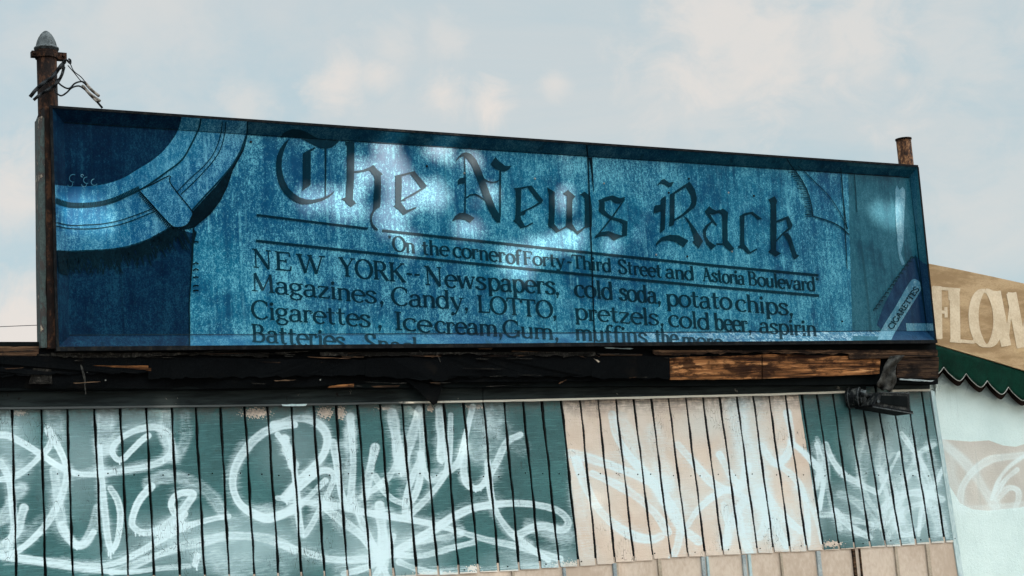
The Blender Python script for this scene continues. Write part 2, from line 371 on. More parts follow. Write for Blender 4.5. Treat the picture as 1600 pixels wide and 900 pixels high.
def ribbon(pts, w):
    """outline of a stroke; w a number or a function of (dx, dy, t)"""
    P = [np.array(p, float) for p in pts]; L = []; Rr = []
    for i in range(len(P)):
        d = P[min(i + 1, len(P) - 1)] - P[max(i - 1, 0)]; ln = np.linalg.norm(d)
        d = d / ln if ln > 1e-9 else np.array([1., 0]); nn = np.array([-d[1], d[0]])
        ww = w(d[0], d[1], i / max(1, len(P) - 1)) if callable(w) else w
        L.append(P[i] + nn * ww / 2); Rr.append(P[i] - nn * ww / 2)
    T = []
    for i in range(len(P) - 1):
        T.append([tuple(L[i]), tuple(L[i + 1]), tuple(Rr[i + 1])]); T.append([tuple(L[i]), tuple(Rr[i + 1]), tuple(Rr[i])])
    return T
class Decal:
    """flat paint shapes given in photograph pixels, cut at the edges of the given faces and laid on them"""
    def __init__(s, faces): s.faces = faces; s.V = []; s.F = []; s.k = 0; s.base = 0.0
    def tris(s, T, lift=.0012):
        s.k = (s.k + 1) % 24; off = lift + s.base + s.k * 1.0e-4
        for quad, P0, N in s.faces:
            for t in T:
                c = clip(t, quad)
                if len(c) < 3: continue
                o = len(s.V); s.V += [tuple(un_pl(p, P0, N) + N * off) for p in c]; s.F.append(tuple(range(o, o + len(c))))
    def poly(s, pts, lift=.0012): s.tris(tris_of(pts), lift)
    def line(s, pts, w, lift=.0012): s.tris(ribbon(pts, w), lift)
    def build(s, name, mat, parent, label=None):
        o = mesh_np(name, s.V, s.F, mat, parent)
        if label: o['label'] = label
        return o

# ------------------------------------------------------------------ hand-drawn serif alphabet (strokes with pen stress)
def arc(cx, cy, rx, ry, a0, a1, n=16): return [(cx + rx * math.cos(rad(a0 + (a1 - a0) * i / n)), cy + ry * math.sin(rad(a0 + (a1 - a0) * i / n))) for i in range(n + 1)]
def st(x, a, b, s0=.1, s1=.1):
    r = [('k', [(x, a), (x, b)])]
    if s0: r.append(('s', [(x - s0, a + .02), (x + s0, a + .02)]))
    if s1: r.append(('s', [(x - s1, b - .02), (x + (s1 if b > .9 and s1 > .1 else .03), b - .02)]))
    return r
X_ = .66
G = {
 'n': (.62, st(.13, 0, X_) + [('a', [(.13, .42)] + arc(.31, .45, .18, .2, 165, 0) + [(.49, 0)])] + st(.49, 0, .1, .1, 0)),
 'h': (.62, st(.13, 0, 1.02) + [('a', [(.13, .42)] + arc(.31, .45, .18, .2, 165, 0) + [(.49, 0)])] + st(.49, 0, .1, .1, 0)),
 'm': (.95, st(.13, 0, X_) + [('a', [(.13, .42)] + arc(.30, .45, .17, .2, 165, 0) + [(.47, 0)]), ('a', [(.47, .42)] + arc(.64, .45, .17, .2, 165, 0) + [(.81, 0)])] + st(.47, 0, .1, .08, 0) + st(.81, 0, .1, .1, 0)),
 'u': (.62, st(.12, .2, X_, 0) + [('a', [(.12, .3)] + arc(.29, .2, .17, .19, 180, 330))] + st(.49, 0, X_, .06)),
 'r': (.46, st(.13, 0, X_) + [('a', [(.13, .42)] + arc(.30, .46, .16, .19, 165, 45)), ('k', [(.40, .56), (.42, .50)])]),
 'i': (.28, st(.14, 0, X_) + [('d', (.13, .88))]),
 'l': (.28, st(.14, 0, 1.02)),
 'k': (.62, st(.13, 0, 1.02) + [('t', [(.13, .28), (.50, .64)]), ('k', [(.26, .40), (.54, .02)]), ('s', [(.46, .02), (.62, .02)])]),
 'o': (.62, [('a', arc(.31, .33, .26, .335, 90, 450, 26))]),
 'c': (.54, [('a', arc(.31, .33, .26, .335, 48, 315, 22)), ('k', [(.47, .56), (.49, .49)])]),
 'e': (.58, [('a', [(.55, .36)] + arc(.31, .33, .25, .335, 8, 318, 24)), ('t', [(.07, .365), (.54, .365)])]),
 'a': (.60, [('a', [(.10, .5)] + arc(.28, .48, .17, .18, 160, 0, 12) + [(.45, .1), (.50, .02), (.59, .03)]), ('a', [(.45, .40), (.28, .37)] + arc(.22, .18, .16, .18, 100, 280, 12) + [(.36, .04), (.45, .14)])]),
 'd': (.64, st(.50, 0, 1.02, .06) + [('a', arc(.28, .33, .23, .335, 20, 340, 24))]),
 'b': (.62, st(.12, 0, 1.02, .04) + [('a', arc(.33, .33, .23, .335, 160, -160, 24))]),
 'p': (.64, st(.13, -.30, X_) + [('a', arc(.35, .33, .23, .335, 160, -160, 24))]),
 'g': (.60, [('a', arc(.27, .45, .2, .2, 90, 450, 22)), ('t', [(.42, .58), (.50, .65), (.59, .64)]), ('a', [(.18, .27), (.12, .17), (.2, .09), (.40, .06), (.52, -.05), (.46, -.2), (.28, -.26), (.1, -.2), (.06, -.08), (.16, .05)])]),
 's': (.50, [('a', spline([(.43, .53), (.36, .63), (.22, .66), (.11, .58), (.11, .47), (.24, .38), (.38, .29), (.44, .17), (.38, .05), (.24, .0), (.11, .04), (.05, .14)], 3)), ('k', [(.43, .60), (.43, .50)]), ('k', [(.05, .06), (.05, .17)])]),
 't': (.44, [('k', [(.19, .90), (.19, .16)]), ('a', [(.19, .2), (.21, .08), (.28, .01), (.40, .05)]), ('s', [(.02, X_ - .02), (.40, X_ - .02)])]),
 'f': (.44, st(.18, 0, .3, .1, 0) + [('a', [(.46, .92), (.40, 1.0), (.30, 1.02), (.21, .94), (.18, .8), (.18, 0)]), ('s', [(.02, X_ - .02), (.38, X_ - .02)])]),
 'v': (.60, [('k', [(.08, X_), (.30, 0)]), ('t', [(.30, 0), (.52, X_)]), ('s', [(0, .64), (.2, .64)]), ('s', [(.42, .64), (.6, .64)])]),
 'w': (.88, [('k', [(.08, X_), (.26, 0)]), ('t', [(.26, 0), (.44, X_)]), ('k', [(.44, X_), (.62, 0)]), ('t', [(.62, 0), (.80, X_)]), ('s', [(0, .64), (.2, .64)]), ('s', [(.70, .64), (.88, .64)])]),
 'y': (.60, [('k', [(.08, X_), (.32, 0)]), ('t', [(.53, X_), (.32, 0), (.22, -.22), (.10, -.28)]), ('d', (.09, -.25)), ('s', [(0, .64), (.2, .64)]), ('s', [(.43, .64), (.62, .64)])]),
 'z': (.54, [('t', [(.05, .64), (.48, .64)]), ('k', [(.46, .63), (.06, .03)]), ('t', [(.05, .03), (.50, .03)]), ('t', [(.06, .64), (.06, .52)]), ('t', [(.49, .03), (.50, .16)])]),
 'O': (.84, [('a', arc(.42, .5, .37, .51, 90, 450, 30))]),
 'C': (.78, [('a', arc(.43, .5, .37, .51, 45, 318, 26)), ('t', [(.70, .97), (.70, .70)])]),
 'G': (.84, [('a', arc(.43, .5, .37, .51, 45, 330, 26)), ('t', [(.70, .97), (.70, .72)]), ('k', [(.73, .40), (.73, .05)]), ('s', [(.56, .40), (.84, .40)])]),
 'F': (.66, st(.16, 0, 1, .13, .13) + [('t', [(.10, .97), (.60, .97)]), ('t', [(.60, .98), (.61, .76)]), ('t', [(.16, .52), (.46, .52)]), ('t', [(.46, .62), (.46, .42)])]),
 'E': (.70, st(.16, 0, 1, .13, .13) + [('t', [(.10, .97), (.60, .97)]), ('t', [(.60, .98), (.61, .76)]), ('t', [(.16, .52), (.46, .52)]), ('t', [(.46, .62), (.46, .42)]), ('t', [(.10, .03), (.62, .03)]), ('t', [(.62, .02), (.65, .26)])]),
 'L': (.66, st(.16, 0, 1, .13, .13) + [('t', [(.10, .03), (.60, .03)]), ('t', [(.60, .02), (.63, .26)])]),
 'T': (.74, st(.37, 0, 1, .13, 0) + [('t', [(.03, .97), (.71, .97)]), ('t', [(.04, .98), (.03, .76)]), ('t', [(.70, .98), (.71, .76)])]),
 'I': (.34, st(.17, 0, 1, .13, .13)),
 'N': (.88, [('t', [(.15, 0), (.15, 1)]), ('k', [(.13, 1), (.74, 0)]), ('t', [(.74, 0), (.74, 1)]), ('s', [(.03, .02), (.27, .02)]), ('s', [(.62, .98), (.86, .98)]), ('s', [(0, .98), (.16, .98)])]),
 'M': (1.0, [('t', [(.14, 0), (.16, 1)]), ('k', [(.16, 1), (.48, .08)]), ('t', [(.48, .08), (.82, 1)]), ('k', [(.82, 1), (.86, 0)]), ('s', [(.02, .02), (.26, .02)]), ('s', [(.74, .02), (.98, .02)])]),
 'W': (1.12, [('k', [(.12, 1), (.36, 0)]), ('t', [(.36, 0), (.56, .95)]), ('k', [(.54, 1), (.78, 0)]), ('t', [(.78, 0), (1.02, 1)]), ('s', [(0, .98), (.26, .98)]), ('s', [(.90, .98), (1.14, .98)]), ('s', [(.44, .98), (.64, .98)])]),
 'Y': (.78, [('k', [(.10, 1), (.39, .45)]), ('t', [(.39, .45), (.68, 1)]), ('s', [(0, .98), (.24, .98)]), ('s', [(.56, .98), (.80, .98)])] + st(.39, 0, .46, .13, 0)),
 'R': (.76, st(.16, 0, 1, .13, .13) + [('a', [(.16, .97), (.36, .97)] + arc(.38, .73, .2, .24, 80, -90, 12) + [(.16, .49)]), ('k', [(.38, .49), (.66, .02)]), ('s', [(.60, .02), (.78, .02)])]),
 'B': (.74, st(.16, 0, 1, .13, .13) + [('a', [(.16, .97), (.34, .97)] + arc(.36, .75, .19, .22, 80, -90, 12) + [(.16, .53)]), ('a', [(.16, .53), (.36, .53)] + arc(.38, .27, .24, .25, 80, -90, 12) + [(.16, .02)])]),
 'K': (.80, st(.16, 0, 1, .13, .13) + [('t', [(.16, .42), (.66, .98)]), ('k', [(.32, .58), (.70, .02)]), ('s', [(.55, .98), (.78, .98)]), ('s', [(.62, .02), (.82, .02)])]),
 'S': (.66, [('a', spline([(.55, .78), (.48, .94), (.32, 1.0), (.15, .93), (.10, .77), (.2, .62), (.40, .48), (.55, .34), (.56, .16), (.44, .02), (.26, -.01), (.12, .08), (.07, .24)], 3)), ('t', [(.56, .98), (.56, .74)]), ('t', [(.07, .02), (.07, .27)])]),
 'A': (.80, [('t', [(.10, 0), (.38, 1)]), ('k', [(.37, 1), (.68, 0)]), ('t', [(.2, .36), (.58, .36)]), ('s', [(0, .02), (.22, .02)]), ('s', [(.56, .02), (.80, .02)])]),
 '-': (.40, [('h', [(.06, .36), (.34, .36)])]),
 ',': (.24, [('d', (.12, .05)), ('t', [(.15, .06), (.13, -.1), (.06, -.2)])]),
 '"': (.30, [('t', [(.09, 1.0), (.08, .80)]), ('t', [(.21, 1.0), (.20, .80)])]),
 '&': (.8, [('a', [(.7, 0), (.2, .75), (.3, 1), (.45, .85), (.15, .4), (.1, .15), (.3, 0), (.6, .3)])]),
}
def word(dc, text, p0, p1, cap, thick=.17, thin_=.07, lean=None, up=None):
    adv = sum(G[c][0] for c in text); b0, b1 = np.array(p0, float), np.array(p1, float); bx = (b1 - b0) / adv
    if up is None:
        sl = ((p0[0] + p1[0]) / 2 + 366) / 16500.0 if lean is None else lean
        up = np.array([-sl, -1.0]) * cap
    else: up = np.array(up, float) * cap
    hx = np.linalg.norm(bx)
    x = 0.0
    for ch in text:
        w, strokes = G[ch]; jig = RNG.uniform(-.015, .015)
        def tp(q): return tuple(b0 + bx * (x + q[0]) + up * (q[1] + jig))
        for kind, pts in strokes:
            if kind == 'd':
                c = tp(pts); r = cap * thick * .62
                dc.poly([(c[0] + r * math.cos(a * .628), c[1] + r * math.sin(a * .628)) for a in range(10)]); continue
            q = [tp(p) for p in pts]; tk, tn = cap * thick, cap * thin_
            f = {'k': tk, 't': tn * 1.1, 's': tn, 'h': cap * .11}.get(kind)
            if f is None: f = lambda dx, dy, t, a=tk, b=tn: b + (a * 1.06 - b) * min(1, abs(dy)) ** 1.4
            dc.line(q, f)
        x += w

# ------------------------------------------------------------------ THE SIGN
O_ = [(82, 168.5), (1433, 261), (1461, 531.5), (92, 542)]          # outer opening, clockwise from top left
I_ = [(99.5, 191), (1420.5, 277), (1449, 517), (109, 524)]         # recessed panel
YP = .062                                                            # the panel sits this far behind the frame
OW = [un(p, 0.0) for p in O_]; IW = [un(p, YP) for p in I_]
sign = empty('shop_sign', tuple((OW[3] + OW[2]) / 2), 'long weathered blue painted signboard in black frame reading The News Rack', 'sign')
faces = [(I_, IW[0], np.array([0., -1, 0]))]
MB().add(IW, [(0, 1, 2, 3)]).build('sign_panel', M['sign_blue'], sign)
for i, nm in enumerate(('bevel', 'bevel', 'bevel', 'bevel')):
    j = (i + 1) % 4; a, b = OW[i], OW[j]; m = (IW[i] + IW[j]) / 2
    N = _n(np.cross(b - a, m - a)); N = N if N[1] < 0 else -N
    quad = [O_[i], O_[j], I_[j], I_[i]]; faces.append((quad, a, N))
    mesh_np('bevel', [a, b, IW[j], IW[i]], [(0, 1, 2, 3)], M['sign_sill' if i == 2 else 'sign_bevel_shade'], sign)
# black outer frame: a ring whose front lip is a few centimetres wide and which wraps the box
lip = .014; DEP = .11
x0, x1 = (OW[0][0] + OW[3][0]) / 2, (OW[1][0] + OW[2][0]) / 2; zt, zb = (OW[0][2] + OW[1][2]) / 2, (OW[2][2] + OW[3][2]) / 2
fr = MB()
fr.box((x0 - lip, -.004, zt - .001), (x1 + lip, DEP, zt + lip)); fr.box((x0 - lip, -.004, zb - lip * 1.6), (x1 + lip, DEP, zb + .001))
def sidebar(p, q, s_):
    return [p + np.array([0, -.0035, 0]), q + np.array([0, -.0035, 0]), q + np.array([s_ * lip, -.0035, 0]), p + np.array([s_ * lip, -.0035, 0])]
fr.prism(sidebar(OW[1], OW[2], 1), (0, DEP, 0)); fr.prism(sidebar(OW[0], OW[3], -1), (0, .03, 0))
fr.build('frame', M['frame_black'], sign)
MB().box((x0, YP + .012, zb), (x1, DEP - .002, zt)).build('backing_board', M['frame_black'], sign)
# left flank: rusty angle strip and a flaking green board
MB().prism([un(p, .016) for p in ((70, 166), (78.6, 167), (87.5, 545), (74.6, 545))], (0, .09, 0)).build('edge_strip', M['rust'], sign, bevel=.003)['label'] = 'rusty brown edge strip'
ge = [(60, 184), (66, 181), (70.3, 186), (71.2, 255), (72.2, 325), (70.6, 350), (73.2, 390), (71, 452), (72.6, 470), (74.8, 543), (64.2, 543), (62.2, 430), (61.4, 330)]
MB().prism([un(p, .03) for p in ge], (0, .09, 0)).build('edge_board', M['flaky_green'], sign)['label'] = 'edge board with flaking green paint'
# --- picture on the left: jacket hem with zip, loop and stitching
def zz(org, s): return lambda pts: [(org[0] + x / s, org[1] + y / s) for x, y in pts]
A2 = zz((60, 160), 4.4444); A3 = zz((60, 340), 4.0909); A7 = zz((1220, 220), 5.0); A8 = zz((1220, 380), 3.75)
c_top = A2([(-20, 560), (105, 572), (180, 580), (280, 585), (400, 578), (500, 558), (600, 520), (690, 465), (780, 410), (860, 345), (930, 260), (965, 200), (990, 120), (1000, 40)])
c_zip = A2([(60, 680), (105, 692), (200, 722), (300, 727), (420, 717), (520, 692), (620, 648), (720, 600), (800, 548), (880, 490), (960, 432), (1010, 380), (1050, 310), (1095, 220), (1120, 150), (1130, 60)])
c_hem = A3([(60, 205), (105, 212), (200, 217), (320, 212), (440, 206), (560, 188), (680, 150), (760, 110), (840, 65)]) + A2([(980, 830), (1060, 755), (1150, 655), (1230, 570), (1310, 480), (1370, 395), (1420, 300), (1445, 225), (1450, 120), (1450, 60)])
c_top, c_zip, c_hem = spline(c_top, 5), spline(c_zip, 5), spline(c_hem, 5)
d = Decal(faces); d.poly([(60, 130)] + [p for p in c_top] + [(285, 120)], .0006); d.build('painted_cloth', M['sign_navy'], sign, 'upper dark navy cloth of the painted jacket'); d = Decal(faces); d.poly(A3([(95, 190), (300, 200), (560, 170), (760, 90), (840, 55), (985, 100), (985, 130), (978, 400), (966, 560), (968, 760), (969, 860), (60, 860)]), .0006)
d.build('painted_cloth', M['sign_navy'], sign, 'lower dark navy cloth of the painted jacket')
d = Decal(faces); d.poly(c_top + c_hem[::-1], .003)
d.build('painted_waistband', M['sign_denim'], sign, 'light denim waistband of the painted jacket')
ZIP = d = Decal(faces); d.line(c_zip, lambda dx, dy, t: 3.4 - 1.0 * t, .0065)
for k in range(4, 40):
    p = np.array(c_zip[k]); q = np.array(c_zip[k + 1]); 
    for u in (0., .5):
        c = p + (q - p) * u; nn = _n([-(q - p)[1], (q - p)[0]]); nn = nn if nn[1] < 0 else -nn
        if c[0] < 218: d.line([tuple(c), tuple(c + nn * 6.5)], 2.1, .0065)
d.build('painted_zip', M['sign_ink'], sign)
for grp in (((114, 279, 6, 60, 280), (109, 288, 4, 200, 380)), ((135, 282, 5, 80, 300), (131, 288, 4, 180, 360), (147, 285, 5, 90, 330), (128, 275, 2, 0, 300))):
  d = Decal(faces)
  for cx, cy, rr_, a0, a1 in grp: d.line([(cx + x * rr_, cy - y * rr_) for x, y in arc(0, 0, 1, 1, a0, a1, 12)], .9, .006)
  d.build('chalk_scribble', M['sign_white'], sign)
for ln in ([(80, 822), (110, 832), (220, 855), (330, 852), (440, 845), (560, 822), (680, 782), (800, 735)], [(80, 850), (110, 857), (200, 875), (320, 880), (440, 872), (560, 850), (680, 810), (820, 752)],
           [(960, 622), (1050, 532), (1130, 460), (1200, 380), (1240, 300), (1265, 215), (1275, 130)], [(985, 642), (1060, 572), (1140, 490), (1210, 410), (1260, 330), (1290, 225), (1300, 130)]):
    d = Decal(faces); d.line(spline(A2(ln), 5), 1.5, .0065); d.build('painted_stitching', M['sign_ink'], sign)
d = Decal(faces); d.line(c_hem, lambda dx, dy, t: 2.4, .0065); d.build('painted_hem', M['sign_ink'], sign)
loop = spline(A2([(700, 612), (800, 565), (905, 512), (908, 555), (960, 630), (1060, 755), (1058, 800), (1030, 850), (980, 870), (930, 865), (880, 820), (790, 720), (700, 620)]), 3)
d = Decal(faces); d.poly(loop[:-1], .0095); d.build('painted_belt_loop', M['sign_denim'], sign)
d = Decal(faces); d.line(loop, 1.7, .0125)
for k in range(26):
    t = k / 25; c = np.array(A2([(705 + t * 215, 625 + t * 235)])[0]); d.line([tuple(c), tuple(c + np.array([-4.5, 3.6 + t * 2]))], 1.3, .0125)
d.poly(c_hem[:52] + [(x - 3, y + 9 + 11 * abs(math.sin(i * .7)) * RNG.random()) for i, (x, y) in enumerate(c_hem[:52])][::-1], .0045)
for k in range(260):                                                 # hatched dark fringe below the hem
    t = RNG.random(); i = int(t * 44); c = np.array(c_hem[min(i + 3, len(c_hem) - 1)]) + np.array([RNG.uniform(-4, 4), RNG.uniform(-1, 8)]); l = RNG.uniform(10, 34)
    d.line([tuple(c), tuple(c + np.array([RNG.uniform(-.7, .7) * l, l]))], RNG.uniform(.9, 2.6), .0065)
w_ = A2([(1450, 100), (1450, 235), (1425, 330), (1350, 470), (1310, 590), (1260, 690), (1190, 780), (1080, 870), (980, 890), (1060, 770), (1150, 670), (1230, 585), (1330, 455), (1400, 330), (1440, 220)])
d.poly(w_, .006); d.poly(A3([(985, 60), (1010, 100), (990, 170), (988, 260), (975, 420), (966, 560), (970, 850), (961, 850), (957, 560), (968, 400), (978, 160)]), .006)
for y in (160, 300, 340, 385, 440, 470): d.line(A3([(985, y), (1005, y - 8 + RNG.uniform(-5, 5)), (1022, y - 2)]), 2.2, .006)
d.build('painted_fringe', M['sign_shade'], sign, 'hatched dark fringe under the painted jacket hem')
# --- picture on the right: collar lines, teal cloth, pocket with a cigarette packet
d = Decal(faces); d.poly(A7([(515, 150), (525, 265), (532, 500), (536, 740)]) + A8([(405, 20), (412, 280), (419, 520), (425, 620), (980, 620), (880, 60)]) + [(1455, 240)], .0006)
d.build('painted_cloth', M['sign_teal'], sign, 'dull teal cloth of the painted figure on the right')
d = Decal(faces); d.poly(A8([(785, 72), (830, 110), (900, 150), (940, 560), (560, 600), (590, 505), (560, 480), (600, 370), (660, 250), (720, 140)]), .003)
d.build('painted_pocket', M['sign_violet'], sign)
d = Decal(faces); d.poly(spline(A8([(560, 580), (590, 500), (670, 370), (750, 232), (785, 212), (818, 240), (812, 285), (740, 400), (680, 500), (640, 580)]), 3), .006); d.build('painted_packet', M['sign_white'], sign, 'pale painted packet lettered CIGARETTES'); d = Decal(faces)
d.poly(A7([(893, 380), (905, 345), (925, 385), (948, 360), (966, 380), (970, 430), (962, 600), (957, 780), (938, 855), (922, 800), (912, 830), (903, 700), (893, 560)]), .003)
d.poly(A8([(680, 0), (716, 0), (702, 60), (724, 122), (708, 132), (694, 90), (686, 50)]), .003); d.build('bare_streak', M['sign_white'], sign); d = Decal(faces); d.poly(A8([(730, 470), (900, 470), (905, 512), (735, 516)]), .0058)
d.build('bare_patch', M['sign_white'], sign)
d = Decal(faces); d.base = .008
word(d, 'CIGARETTES', A8([(648, 508)])[0], A8([(808, 268)])[0], 8.5, .2, .14, up=(-.86, -.52)); d.build('packet_lettering', M['sign_ink'], sign); d = Decal(faces)
for ln, w in (([(40, 130), (60, 165), (105, 230), (160, 310), (205, 400), (235, 510), (245, 590)], 1.9), ([(245, 590), (300, 605), (400, 640), (470, 680), (530, 735)], 1.9), ([(130, 190), (170, 230), (260, 320), (370, 430), (450, 550), (520, 690)], 1.1), ([(468, 250), (480, 420), (495, 560), (512, 690)], 1.6), ([(570, 250), (580, 400), (590, 560)], 1.2)):
    d = Decal(faces); d.line(spline(A7(ln), 5), w, .0065); d.build('painted_outline', M['sign_ink'], sign)
d = Decal(faces)
edge_ = spline(A7([(105, 240), (160, 320), (205, 410), (235, 520), (243, 590)]), 7)
for k in range(0, len(edge_), 1):
    c = np.array(edge_[k]); d.line([tuple(c), tuple(c + np.array([-7 - RNG.random() * 6, RNG.uniform(-1, 1.5)]))], .9, .0065)
d.build('painted_stitching', M['sign_ink'], sign, 'dark stitch ticks beside the painted collar'); d = Decal(faces)
for k in range(14):
    t = k / 13; c = np.array(A8([(780 - t * 215, 85 + t * 300)])[0]); d.line(spline([tuple(c), tuple(c + np.array([-5, -1])), tuple(c + np.array([-7, 3]))], 4), 1.6, .0065)
d.line(A8([(785, 72), (810, 200), (855, 515)]), 1.4, .0065)
d.build('painted_stitching', M['sign_ink'], sign, 'dark stitches along the painted pocket')

# --- headline in blackletter, traced
B4 = zz((380, 180), 5.0); B5 = zz((680, 210), 5.0); B6 = zz((980, 240), 5.0)
LET = {B4: ((0, 1, 2, 3), (4, 5), (6, 7)), B5: ((0, 1, 2, 3, 4, 5, 6, 7), (8, 9), (10, 11), (12, 13)), B6: ((0, 1, 2, 3, 4, 5, 6, 7), (8, 9), (10,), (11, 12, 13))}
for f, shapes in ((B4, [
    [(358, 185), (320, 215), (285, 265), (262, 320), (254, 380), (256, 440), (266, 505), (286, 560), (317, 610), (360, 652), (410, 681), (455, 697), (505, 696), (560, 686), (620, 668), (668, 643), (697, 617), (712, 590), (690, 610), (650, 633), (600, 650), (545, 660), (490, 658), (440, 643), (392, 610), (352, 570), (322, 510), (304, 450), (298, 400), (303, 330), (316, 280), (336, 230)],
    [(285, 178), (310, 140), (345, 118), (390, 106), (440, 110), (500, 132), (555, 165), (600, 188), (650, 195), (700, 195), (748, 203), (720, 232), (690, 252), (645, 264), (600, 257), (555, 238), (510, 214), (470, 192), (430, 176), (390, 166), (340, 166)],
    [(463, 302), (490, 282), (560, 250), (565, 258), (527, 283), (525, 545), (490, 570), (458, 594), (463, 560)], [(634, 262), (650, 262), (645, 642), (637, 642)],
    [(795, 205), (868, 212), (866, 440), (861, 560), (856, 660), (882, 690), (865, 700), (840, 719), (815, 700), (790, 668), (762, 656), (800, 640), (806, 500), (808, 245), (796, 228)],
    [(862, 438), (930, 428), (985, 408), (1015, 388), (1045, 425), (1090, 461), (1073, 472), (1076, 560), (1073, 640), (1068, 716), (1032, 742), (1012, 772), (1003, 810), (1012, 850), (1048, 888), (1052, 900), (1030, 900), (1000, 872), (989, 830), (991, 780), (1014, 738), (1016, 640), (1024, 560), (1024, 482), (1000, 452), (985, 432), (930, 446), (862, 452)],
    [(1188, 482), (1236, 466), (1238, 560), (1232, 682), (1274, 742), (1350, 716), (1350, 728), (1290, 758), (1250, 783), (1215, 742), (1173, 713), (1187, 700), (1186, 560)],
    [(1183, 474), (1310, 443), (1336, 437), (1434, 552), (1420, 571), (1330, 626), (1262, 660), (1270, 668), (1234, 674), (1238, 660), (1320, 613), (1388, 571), (1304, 459), (1236, 478), (1186, 484)]]),
  (B5, [
    [(222, 172), (232, 180), (239, 400), (236, 622), (225, 622), (228, 400)], [(175, 395), (173, 365), (185, 345), (232, 334), (233, 382), (200, 385)],
    [(153, 222), (175, 180), (205, 150), (240, 139), (280, 154), (320, 200), (352, 270), (392, 370), (432, 480), (472, 580), (508, 640), (505, 690), (480, 688), (450, 652), (410, 582), (378, 500), (343, 400), (308, 310), (283, 242), (253, 198), (225, 172), (190, 180)],
    [(499, 280), (514, 280), (511, 645), (497, 645)], [(467, 177), (500, 213), (545, 246), (593, 247), (575, 275), (540, 290), (500, 284), (460, 266), (430, 232)],
    [(360, 324), (375, 338), (405, 360), (440, 370), (475, 366), (500, 352), (502, 362), (478, 376), (440, 381), (400, 369), (370, 348)], [(238, 492), (270, 468), (310, 462), (350, 480), (388, 512), (384, 520), (348, 492), (310, 474), (272, 480), (240, 504)],
    [(128, 683), (150, 640), (185, 615), (225, 611), (265, 629), (306, 654), (270, 691), (230, 668), (190, 661), (155, 669)],
    [(609, 423), (672, 413), (669, 520), (666, 604), (706, 603), (700, 626), (666, 636), (669, 662), (701, 716), (762, 686), (762, 698), (720, 721), (665, 736), (640, 702), (605, 678), (622, 660), (628, 560), (625, 436)],
    [(664, 414), (750, 399), (842, 516), (830, 536), (760, 577), (668, 618), (668, 606), (760, 560), (806, 530), (718, 416), (666, 429)],
    [(870, 413), (931, 449), (933, 560), (929, 700), (966, 746), (1026, 713), (1028, 726), (985, 750), (945, 771), (915, 742), (879, 716), (886, 600), (885, 470)],
    [(996, 463), (1035, 434), (1093, 485), (1071, 512), (1069, 600), (1069, 700), (1106, 756), (1132, 745), (1165, 720), (1168, 600), (1165, 502), (1150, 482), (1128, 471), (1165, 447), (1211, 485), (1226, 600), (1223, 721), (1168, 733), (1110, 786), (1080, 757), (1018, 723), (1025, 600), (1028, 482)],
    [(1270, 516), (1330, 490), (1387, 477), (1440, 499), (1484, 488), (1470, 517), (1440, 541), (1400, 536), (1370, 512), (1322, 524), (1322, 590), (1345, 618), (1384, 646), (1455, 663), (1501, 680), (1497, 790), (1440, 806), (1395, 832), (1350, 792), (1290, 797), (1238, 814), (1255, 785), (1290, 765), (1350, 755), (1402, 775), (1456, 790), (1461, 702), (1430, 682), (1365, 664), (1300, 622), (1274, 602), (1280, 530)],
    [(1472, 505), (1482, 508), (1386, 652), (1262, 800), (1248, 802), (1374, 645)]]),
  (B6, [
    [(229, 250), (265, 206), (286, 199), (325, 227), (363, 221), (345, 256), (320, 263), (285, 241), (260, 236)], [(294, 330), (301, 345), (292, 592), (256, 622), (254, 610), (262, 452), (204, 467), (204, 435), (215, 405), (258, 399), (260, 358)],
    [(329, 321), (369, 300), (367, 515), (360, 560), (324, 571), (330, 480)], [(340, 316), (452, 240), (485, 219), (492, 234), (458, 262), (366, 318)], [(485, 219), (526, 280), (543, 350), (536, 400), (515, 432), (478, 427), (500, 380), (495, 330), (456, 266), (452, 243)],
    [(525, 418), (440, 487), (364, 530), (366, 515), (430, 470), (486, 416)], [(438, 486), (470, 508), (530, 588), (591, 685), (556, 741), (506, 690), (521, 680), (510, 630), (480, 550)],
    [(219, 727), (225, 695), (265, 655), (330, 634), (400, 639), (476, 680), (436, 732), (380, 692), (320, 677), (270, 682), (235, 711)],
    [(603, 451), (640, 411), (660, 430), (690, 445), (725, 440), (745, 429), (786, 459), (781, 560), (783, 678), (836, 745), (800, 763), (745, 713), (690, 712), (694, 701), (742, 701), (740, 600), (738, 480), (715, 463), (670, 476), (642, 472), (692, 545), (701, 560), (690, 565), (656, 528), (610, 465)],
    [(668, 534), (632, 570), (613, 610), (617, 650), (642, 688), (692, 720), (655, 751), (620, 712), (595, 652), (587, 600), (610, 563), (655, 527)],
    [(876, 488), (915, 465), (977, 454), (1052, 510), (1020, 517), (965, 471), (915, 487), (912, 600), (915, 708), (961, 767), (1012, 740), (1014, 750), (960, 781), (935, 781), (905, 747), (858, 731), (880, 712), (880, 600)],
    [(1098, 360), (1150, 333), (1171, 372), (1162, 400), (1165, 600), (1161, 758), (1202, 780), (1155, 806), (1130, 787), (1098, 768), (1118, 750), (1115, 600), (1118, 400), (1112, 377)], [(1162, 524), (1257, 487), (1291, 560), (1276, 591), (1215, 631), (1162, 692), (1162, 676), (1200, 630), (1256, 580), (1238, 515), (1162, 542)],
    [(1212, 630), (1250, 618), (1277, 650), (1302, 730), (1322, 788), (1344, 798), (1305, 829), (1290, 810), (1270, 740), (1250, 680), (1225, 646)]])):
    for key in LET[f]:
        H = Decal(faces)
        for i_ in key: H.poly(f(shapes[i_]), .0036)
        H.build('headline_letter', M['sign_ink'], sign)
d = Decal(faces)
